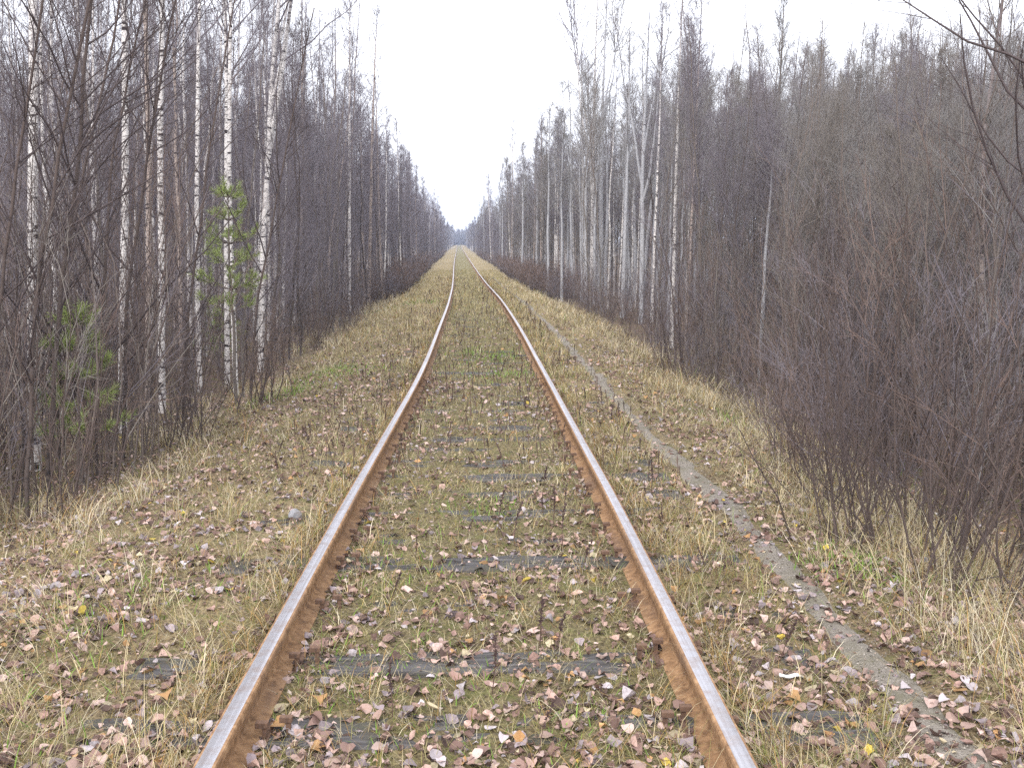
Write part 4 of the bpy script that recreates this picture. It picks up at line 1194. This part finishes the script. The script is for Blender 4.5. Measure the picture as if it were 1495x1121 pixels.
# many more stalks farther off, seen only as dark flecks
nw_ = 900
yw = np.exp(np.log(7) + (np.log(60) - np.log(7)) * r8.random(nw_)); sw = -1.7 + 3.3 * r8.random(nw_)
kw_ = off_rail(sw) & off_path(sw, yw); yw, sw = yw[kw_], sw[kw_]; xw = sw + tx(yw); nw_ = len(yw)
base_ = np.stack([xw, yw, gz(xw, yw)], -1)
hgt = (.08 + .16 * r8.random(nw_)); tip = base_ + np.stack([r8.normal(size=nw_) * .03, r8.normal(size=nw_) * .03, hgt], -1)
Pw = np.stack([base_, base_ * .5 + tip * .5, base_ * .15 + tip * .85, tip], 1)
Rw = np.array([.0016, .0018, .0045, .0012])[None] * np.sqrt(wsc(yw))[:, None]
tv = tubes(Pw, Rw, 4)
cw = np.array([.10, .068, .055])[None] * (.6 + 1.0 * r8.random((nw_, 1)))
tag(link('far_weeds', mesh('far_weeds', tv[0], tv[1], M_STALK, {'Col': np.repeat(cw, 16, 0)})), 'dark dead weeds dotting the track bed in the distance', 'weeds', kind='stuff')

# ------------------------------------------------------------------ small things lying about
def lump(name, seed, sc, mat, x, y, label, cat, up=.3):
    r = np.random.default_rng(seed)
    t = (1 + 5 ** .5) / 2
    import bmesh
    bm = bmesh.new(); bmesh.ops.create_icosphere(bm, subdivisions=2, radius=1)
    for v in bm.verts:
        k = 1 + .45 * (r.random() - .5) + .18 * math.sin(3 * v.co.x + seed) * math.cos(2 * v.co.y)
        v.co = (v.co.x * sc[0] * k, v.co.y * sc[1] * k, v.co.z * sc[2] * k)
    me = bpy.data.meshes.new(name); bm.to_mesh(me); bm.free(); me.materials.append(mat)
    o = link(name, me, None, (x, y, float(gz(x, y)) + sc[2] * up)); o.rotation_euler = (0, .2, seed)
    return tag(o, label, cat)
mst, n, b = new_mat('grey_stone')
tc = N(n, 'ShaderNodeTexCoord')
nz = noise(n, tc.outputs['Object'], 30, 4, .7)
n.links.new(ramp(n, nz, [(.3, (.17, .17, .18)), (.7, (.33, .33, .35))]).outputs[0], b.inputs['Base Color'])
bump(n, b, nz, .5, .01)
lump('stone', 3, (.048, .03, .038), mst, -1.17, 5.95, 'pale grey upright stone in the dry grass left of the left rail', 'stone', .6)
mb, n, b = new_mat('birch_bark_scrap'); b.inputs['Base Color'].default_value = (.68, .66, .64, 1)
def bark_scrap(x, y, L, w, rz, label):
    k = 9; a = np.linspace(-1.2, 1.2, 6)
    xs = np.linspace(-L / 2, L / 2, k)
    V = np.array([(X, w * math.sin(A), w * (1 - math.cos(A)) * .8 + .004 * math.sin(9 * X / L)) for X in xs for A in a])
    V2 = V + np.array([0, 0, -.003])
    ii = np.arange(k * 6).reshape(k, 6)
    F = np.stack([ii[:-1, :-1], ii[1:, :-1], ii[1:, 1:], ii[:-1, 1:]], -1).reshape(-1, 4)
    o = link('bark_scrap', mesh('bark_scrap', np.concatenate([V, V2]), np.concatenate([F, F[:, ::-1] + len(V)]), mb, smooth=True), None, (x, y, float(gz(x, y)) + .012))
    o.rotation_euler = (.1, .05, rz); tag(o, label, 'bark')
bark_scrap(1.17, 3.58, .10, .012, .1, 'white curled scrap of birch bark right of the right rail')
bark_scrap(3.5, 7.4, .12, .03, 1.2, 'white scrap of bark low among the stems of the right thicket')

# ------------------------------------------------------------------ gravel on the path
rp = np.random.default_rng(51)
n_ = 6000
y = np.exp(np.log(2.4) + (np.log(20) - np.log(2.4)) * rp.random(n_)); s = 1.58 + rp.normal(size=n_) * .075
x = s + tx(y)
oct_ = np.array([(1, 0, 0), (-1, 0, 0), (0, 1, 0), (0, -1, 0), (0, 0, 1), (0, 0, -1.)])
of = np.array([(0, 2, 4), (2, 1, 4), (1, 3, 4), (3, 0, 4), (2, 0, 5), (1, 2, 5), (3, 1, 5), (0, 3, 5)])
sz = (.0015 + .0032 * rp.random(n_) ** 3)[:, None, None] * np.sqrt(wsc(y))[:, None, None]
V = np.einsum('nij,kj->nki', rot_mats(rp, n_, 1.0), oct_) * sz * (.6 + .8 * rp.random((n_, 6, 1))) + np.stack([x, y, gz(x, y) + .010], -1)[:, None]
C = np.array([.26, .235, .205]) * (.5 + .9 * rp.random((n_, 1)))
tag(link('path_grit', mesh('path_grit', V.reshape(-1, 3), ((np.arange(n_) * 6)[:, None, None] + of[None]).reshape(-1, 3), M_STALK, {'Col': np.repeat(C, 6, 0)})),
    'loose grey grit scattered on the trodden path', 'grit', kind='stuff')

# ------------------------------------------------------------------ haze
hv, hf = boxes([(0, 500, 13, 800, 1300, 44)])
hm = bpy.data.materials.new('haze_air'); hm.use_nodes = True
hn = hm.node_tree; hn.nodes.clear()
pvn = hn.nodes.new('ShaderNodeVolumePrincipled')
pvn.inputs['Color'].default_value = (.66, .76, 1.0, 1)
pvn.inputs['Density'].default_value = .0009
ho = hn.nodes.new('ShaderNodeOutputMaterial'); hn.links.new(pvn.outputs[0], ho.inputs['Volume'])
tag(link('haze', mesh('haze', hv, hf, hm)), 'thin autumn haze over the whole wood', 'haze', kind='stuff')
